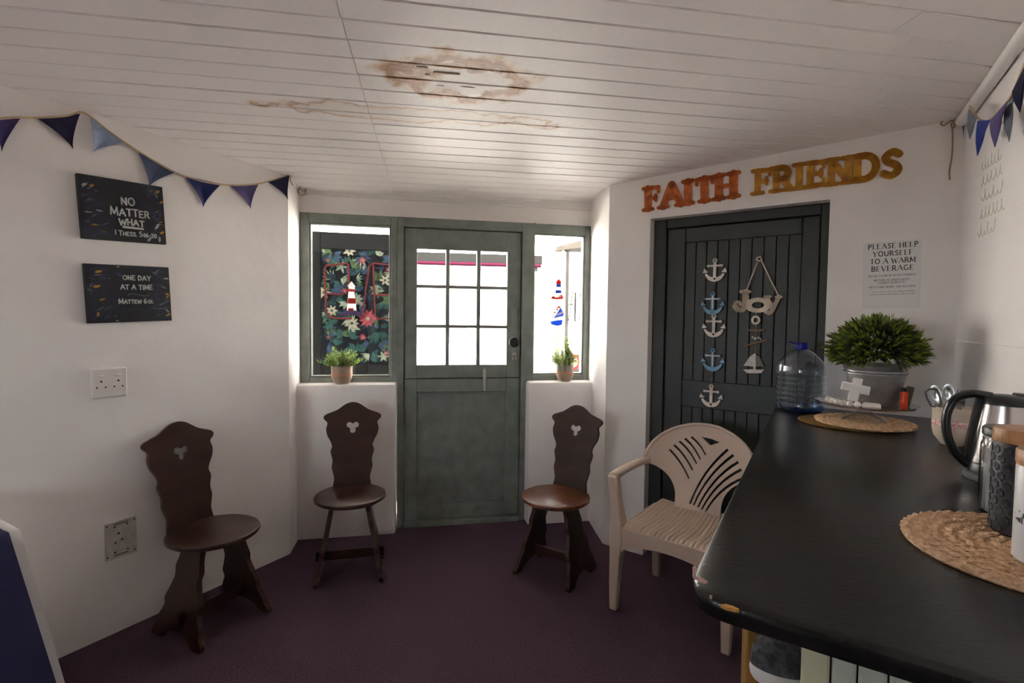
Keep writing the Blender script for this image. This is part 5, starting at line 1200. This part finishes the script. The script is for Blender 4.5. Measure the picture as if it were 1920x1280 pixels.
for z, x0, x1 in ((-.262, -.33, .36), (-.302, -.36, .38)):
    x = x0 * w
    while x < x1 * w:
        l = rnd.uniform(.03, .09) * w; k = x
        while k < x + l: tx.strokes([[(k, z * h), (k, z * h + rnd.choice((.012, .012, .02)) * h)]], .0016, -.0026, -.0021, rnd=False); k += .0035
        x += l + .014 * w
tx.build('fine_print', 'ink_soft', nt_)
fw = thing('wall_lettering', 'faded sage green script lettering on the right wall below the bunting', 'lettering', RW @ Matrix.Translation((wl(RW, 1860, 370).x, 0, wl(RW, 1860, 370).z)))
rnd = random.Random(9); RWi = (RW @ Matrix.Translation((wl(RW, 1860, 370).x, 0, wl(RW, 1860, 370).z))).inverted()
for (pa, pb, hpx) in (((1840, 322), (1876, 300), 26), ((1840, 350), (1880, 326), 24), ((1840, 378), (1880, 360), 20), ((1838, 412), (1882, 392), 26), ((1834, 446), (1866, 432), 22)):
    a = RWi @ rp_(*pa, 0); b = RWi @ rp_(*pb, 0); hz = (RWi @ rp_(pa[0], pa[1] - hpx, 0)).z - a.z
    n = 90; pts = []; ph = rnd.uniform(0, 6); nl_ = rnd.choice((5, 6, 7))
    for k in range(n):
        t = k / (n - 1); am = hz * (.34 + .14 * math.sin(3.1 * nl_ * t + ph)); w_ = 2 * math.pi * nl_ * t + ph
        pts.append((a.x + (b.x - a.x) * (t - .035 * math.cos(w_)), a.z + (b.z - a.z) * t + am * (1 - math.sin(w_))))
    mb = MB(); mb.strokes([pts], .0032, -.0012, -.0003); mb.build('script_line', 'sage', fw)

# ------------------------------------------------------------------ anchor garland
PD = lambda px, py, off=0: wl(DWr, px, py, off)
ag = thing('anchor_garland', 'hanging garland of five white and blue wooden anchors on the panelled door', 'garland', DWr @ Matrix.Translation((PD(1340, 490).x, 0, PD(1340, 490).z)))
o0 = PD(1340, 490)
def anchor(cx, cz, s, m):
    mb = MB(); y0, y1 = -.012, -.006
    mb.strokes([circ(cx, cz + .40 * s, .075 * s, 12) + [(cx + .075 * s, cz + .40 * s)]], .062 * s, y0, y1)
    mb.strokes([[(cx, cz + .33 * s), (cx, cz - .38 * s)]], .125 * s, y0, y1)
    mb.strokes([[(cx - .27 * s, cz + .18 * s), (cx + .27 * s, cz + .18 * s)]], .08 * s, y0, y1)
    for sx in (-1, 1): mb.prism(circ(cx + sx * .28 * s, cz + .18 * s, .06 * s, 10), y0, y1)
    for k in range(10):
        a0, a1 = R_(200 + 14 * k), R_(200 + 14 * (k + 1)); ra = .40 * s
        w0 = (.07 + .12 * math.sin(math.pi * k / 10)) * s; w1 = (.07 + .12 * math.sin(math.pi * (k + 1) / 10)) * s
        P_ = lambda a, r: (cx + r * math.cos(a), cz - .02 * s + r * math.sin(a))
        mb.prism([P_(a0, ra - w0 / 2), P_(a0, ra + w0 / 2), P_(a1, ra + w1 / 2), P_(a1, ra - w1 / 2)], y0, y1)
    for sx in (-1, 1): mb.prism([(cx + sx * .50 * s, cz - .13 * s), (cx + sx * .44 * s, cz + .08 * s), (cx + sx * .28 * s, cz - .10 * s)], y0, y1)
    mb.prism([(cx, cz - .50 * s), (cx - .08 * s, cz - .40 * s), (cx + .08 * s, cz - .40 * s)], y0, y1)
    ao = mb.build('anchor', m, ag)
    if m == 'off_white':
        hb = MB(); hb.prism(circ(cx - .02 * s, cz - .375 * s, .03 * s, 8), y0 - .0004, y1); hb.prism(circ(cx + .02 * s, cz - .375 * s, .03 * s, 8), y0 - .0004, y1); hb.prism([(cx - .045 * s, cz - .385 * s), (cx + .045 * s, cz - .385 * s), (cx, cz - .445 * s)], y0 - .0004, y1); hb.build('heart_cutout', 'hole', ao)
    else:
        hb = MB(); hb.strokes([[(cx - .27 * s, cz + .18 * s), (cx + .27 * s, cz + .18 * s)], [(cx, cz + .30 * s), (cx, cz - .25 * s)]], .045 * s, y0 - .0006, y1); hb.build('white_wash', 'off_white', ao)
S_ = .128; cord = []
for i, (px, py, m) in enumerate(((1341, 506, 'off_white'), (1337, 568, 'bluewash'), (1339, 610, 'off_white'), (1337, 674, 'bluewash'), (1334, 741, 'off_white'))):
    p = PD(px, py) - o0; anchor(p.x, p.z, S_, m); cord.append((p.x, -.005, p.z))
e = PD(1331, 777) - o0; MB().tube([(cord[0][0], -.005, cord[0][2] + .05)] + cord + [(e.x, -.008, e.z)], .0016, 6).build('cord', 'cord', ag)
for px, py in ((1340, 531), (1340, 539), (1338, 640), (1338, 648), (1336, 700), (1336, 708), (1334, 762)):
    p = PD(px, py) - o0; r = .0055; MB().lathe([(.001, -r), (r * .8, -r * .5), (r, 0), (r * .8, r * .5), (.001, r)], 10, Matrix.Translation((p.x, -.008, p.z))).build('bead', 'cord', ag, smooth=True)
# ------------------------------------------------------------------ Joy hanging
j0 = PD(1424, 485); jh = thing('joy_hanging', 'pale wooden Joy sign with driftwood and sailboat hanging on the panelled door', 'wall hanging', DWr @ Matrix.Translation((j0.x, 0, j0.z)))
def JP(px, py): p = PD(px, py) - j0; return (p.x, p.z)
kn_ = [JP(*p) for p in ((1422, 483), (1427, 482), (1429, 487), (1424, 490), (1419, 487), (1422, 483))]
MB().tube([(p[0], -.012 - .003 * (i % 2), p[1]) for i, p in enumerate(kn_)], .006, 8).build('knot', 'rope', jh, smooth=True)
for a, b in (((1421, 492), (1400, 546)), ((1428, 488), (1460, 554))):
    a, b = JP(*a), JP(*b); MB().tube([(a[0], -.012, a[1]), (b[0], -.012, b[1])], .0038, 8).build('rope', 'rope', jh, smooth=True)
mb = MB(); y0, y1 = -.016, -.006
def J(*pts): return [JP(*p) for p in pts]
mb.strokes([(.017, J((1390, 547), (1406, 547))), (.032, smoothline(J((1399, 548), (1399, 560), (1398, 572)), 4)), (.027, smoothline(J((1398, 572), (1394, 580), (1384, 580), (1379, 574)), 4)), (.018, smoothline(J((1379, 574), (1381, 567), (1387, 567), (1389, 571)), 4))], 0, y0, y1); mb.build('letter', 'pale_wood', jh)
mb = MB(); n = 22; ci = JP(1422, 572); ro, ri = (.066, .040), (.030, .0175)
for k in range(n):
    a0, a1 = 2 * math.pi * k / n, 2 * math.pi * (k + 1) / n; mb.prism([(ci[0] + r_[0] * math.cos(a), ci[1] + r_[1] * math.sin(a)) for r_, a in ((ro, a0), (ro, a1), (ri, a1), (ri, a0))], y0 - .0005, y1)
mb.build('letter', 'pale_wood', jh)
mb = MB(); mb.strokes([(.020, smoothline(J((1439, 557), (1443, 566), (1449, 572)), 4)), (.021, smoothline(J((1461, 556), (1455, 569), (1449, 581), (1443, 587), (1436, 583)), 4)), (.012, smoothline(J((1438, 580), (1440, 575), (1446, 576)), 3)), (.013, J((1434, 556), (1445, 556))), (.013, J((1456, 557), (1466, 557)))], 0, y0, y1); mb.build('letter', 'pale_wood', jh)
r0 = JP(1418, 600); MB().tube([(r0[0] + .017 * math.cos(a * .4189), -.012, r0[1] + .019 * math.sin(a * .4189)) for a in range(15)], .0065, 8, closed=True).build('ring', 'off_white', jh, smooth=True)
a, b = JP(1419, 584), JP(1417, 664); MB().tube([(a[0], -.009, a[1]), (b[0], -.009, b[1])], .0013, 6).build('cord', 'twine', jh)
for pa, pb, r in (((1404, 619), (1434, 619), .0060), ((1396, 649), (1439, 637), .0052)):
    a, b = JP(*pa), JP(*pb); MB().tube([(a[0], -.013, a[1]), (b[0], -.013, b[1])], r, 8).build('driftwood_stick', 'stick', jh, smooth=True)
mb = MB()
for px, py, r in ((1412, 632, .007), (1417, 634, .009), (1423, 633, .008), (1427, 635, .006)):
    p = JP(px, py); mb.lathe([(.001, -r), (r, 0), (.001, r)], 8, Matrix.Translation((p[0], -.013, p[1])))
mb.build('shell_cluster', 'off_white', jh, smooth=True)
for nm, m, pts, yo in (('boat_sail', 'off_white', ((1416, 662), (1407, 668), (1395, 685), (1416, 687)), 0), ('boat_sail', 'cord', ((1417, 664), (1425, 668), (1433, 686), (1418, 687)), 0), ('boat_hull', 'off_white', ((1394, 692), (1434, 692), (1428, 699), (1402, 699)), 0), ('boat_mast', 'off_white', ((1414, 663), (1418, 663), (1418.5, 693), (1413.5, 693)), .002)):
    MB().prism(J(*pts), -.016 - yo, -.006).build(nm, m, jh)

# ------------------------------------------------------------------ table corner with cloths at the left
tzp = .76; tc_ = onz(26, 986, tzp)
tb_ = thing('draped_table', 'table with a navy cloth over a white cloth at the lower left edge', 'table', Matrix.Translation((tc_.x, tc_.y, 0)) @ Matrix.Rotation(R_(ANG_L), 4, 'Z'))
# local: +x along the wall away from camera, -y into the room; far room-side corner of the top at the origin
def drape(x0, x1, y0, y1, zt, hem, flare, r, m, name, waves, n=26):
    per = []
    def side(a, b, cnt): return [(a[0] + (b[0] - a[0]) * k / cnt, a[1] + (b[1] - a[1]) * k / cnt) for k in range(cnt)]
    per = side((x0, y0), (x1, y0), n) + side((x1, y0), (x1, y1), 16) + side((x1, y1), (x0, y1), n) + side((x0, y1), (x0, y0), 16)
    cx, cy = (x0 + x1) / 2, (y0 + y1) / 2; N = len(per); v = []; lv_ = [0, .02, .12, .35, .65, 1.0]
    for li, t in enumerate(lv_):
        for k, (x, y) in enumerate(per):
            wv = waves * t * math.sin(k * 1.35); ex = flare * (t ** 1.0) + wv; d = Vector((x - cx, y - cy)); 
            ox = (1 if x >= x1 - 1e-6 else -1 if x <= x0 + 1e-6 else 0); oy = (1 if y >= y1 - 1e-6 else -1 if y <= y0 + 1e-6 else 0)
            rr = r if t > 0 else 0
            v.append((x + ox * (ex + rr), y + oy * (ex + rr), zt - (0 if t == 0 else r) - (zt - r - hem) * max(0, (t - .02) / .98)))
    f = [(i * N + k, i * N + (k + 1) % N, (i + 1) * N + (k + 1) % N, (i + 1) * N + k) for i in range(len(lv_) - 1) for k in range(N)] + [tuple(range(N))]
    mb = MB(); mb.add(v, f); o = mb.build(name, m, tb_, smooth=60); md = o.modifiers.new('cloth', 'SOLIDIFY'); md.thickness = .002; md.offset = -1; return o
MB().bbox(-1.1, -.02, .02, .52, tzp - .035, tzp - .008, .004).build('table_top', 'wood', tb_)
for lx in (-1.05, -.07):
    for ly in (.06, .47): MB().bbox(lx - .02, lx + .02, ly - .02, ly + .02, 0, tzp - .03, .003).build('leg', 'wood', tb_)
drape(-1.12, -.0, .0, .54, tzp - .003, .10, .10, .008, 'white_cloth', 'white_cloth', .004)
drape(-1.10, -.030, -.012, .40, tzp + .002, .14, .10, .010, 'navy_cloth', 'navy_cloth', .003)
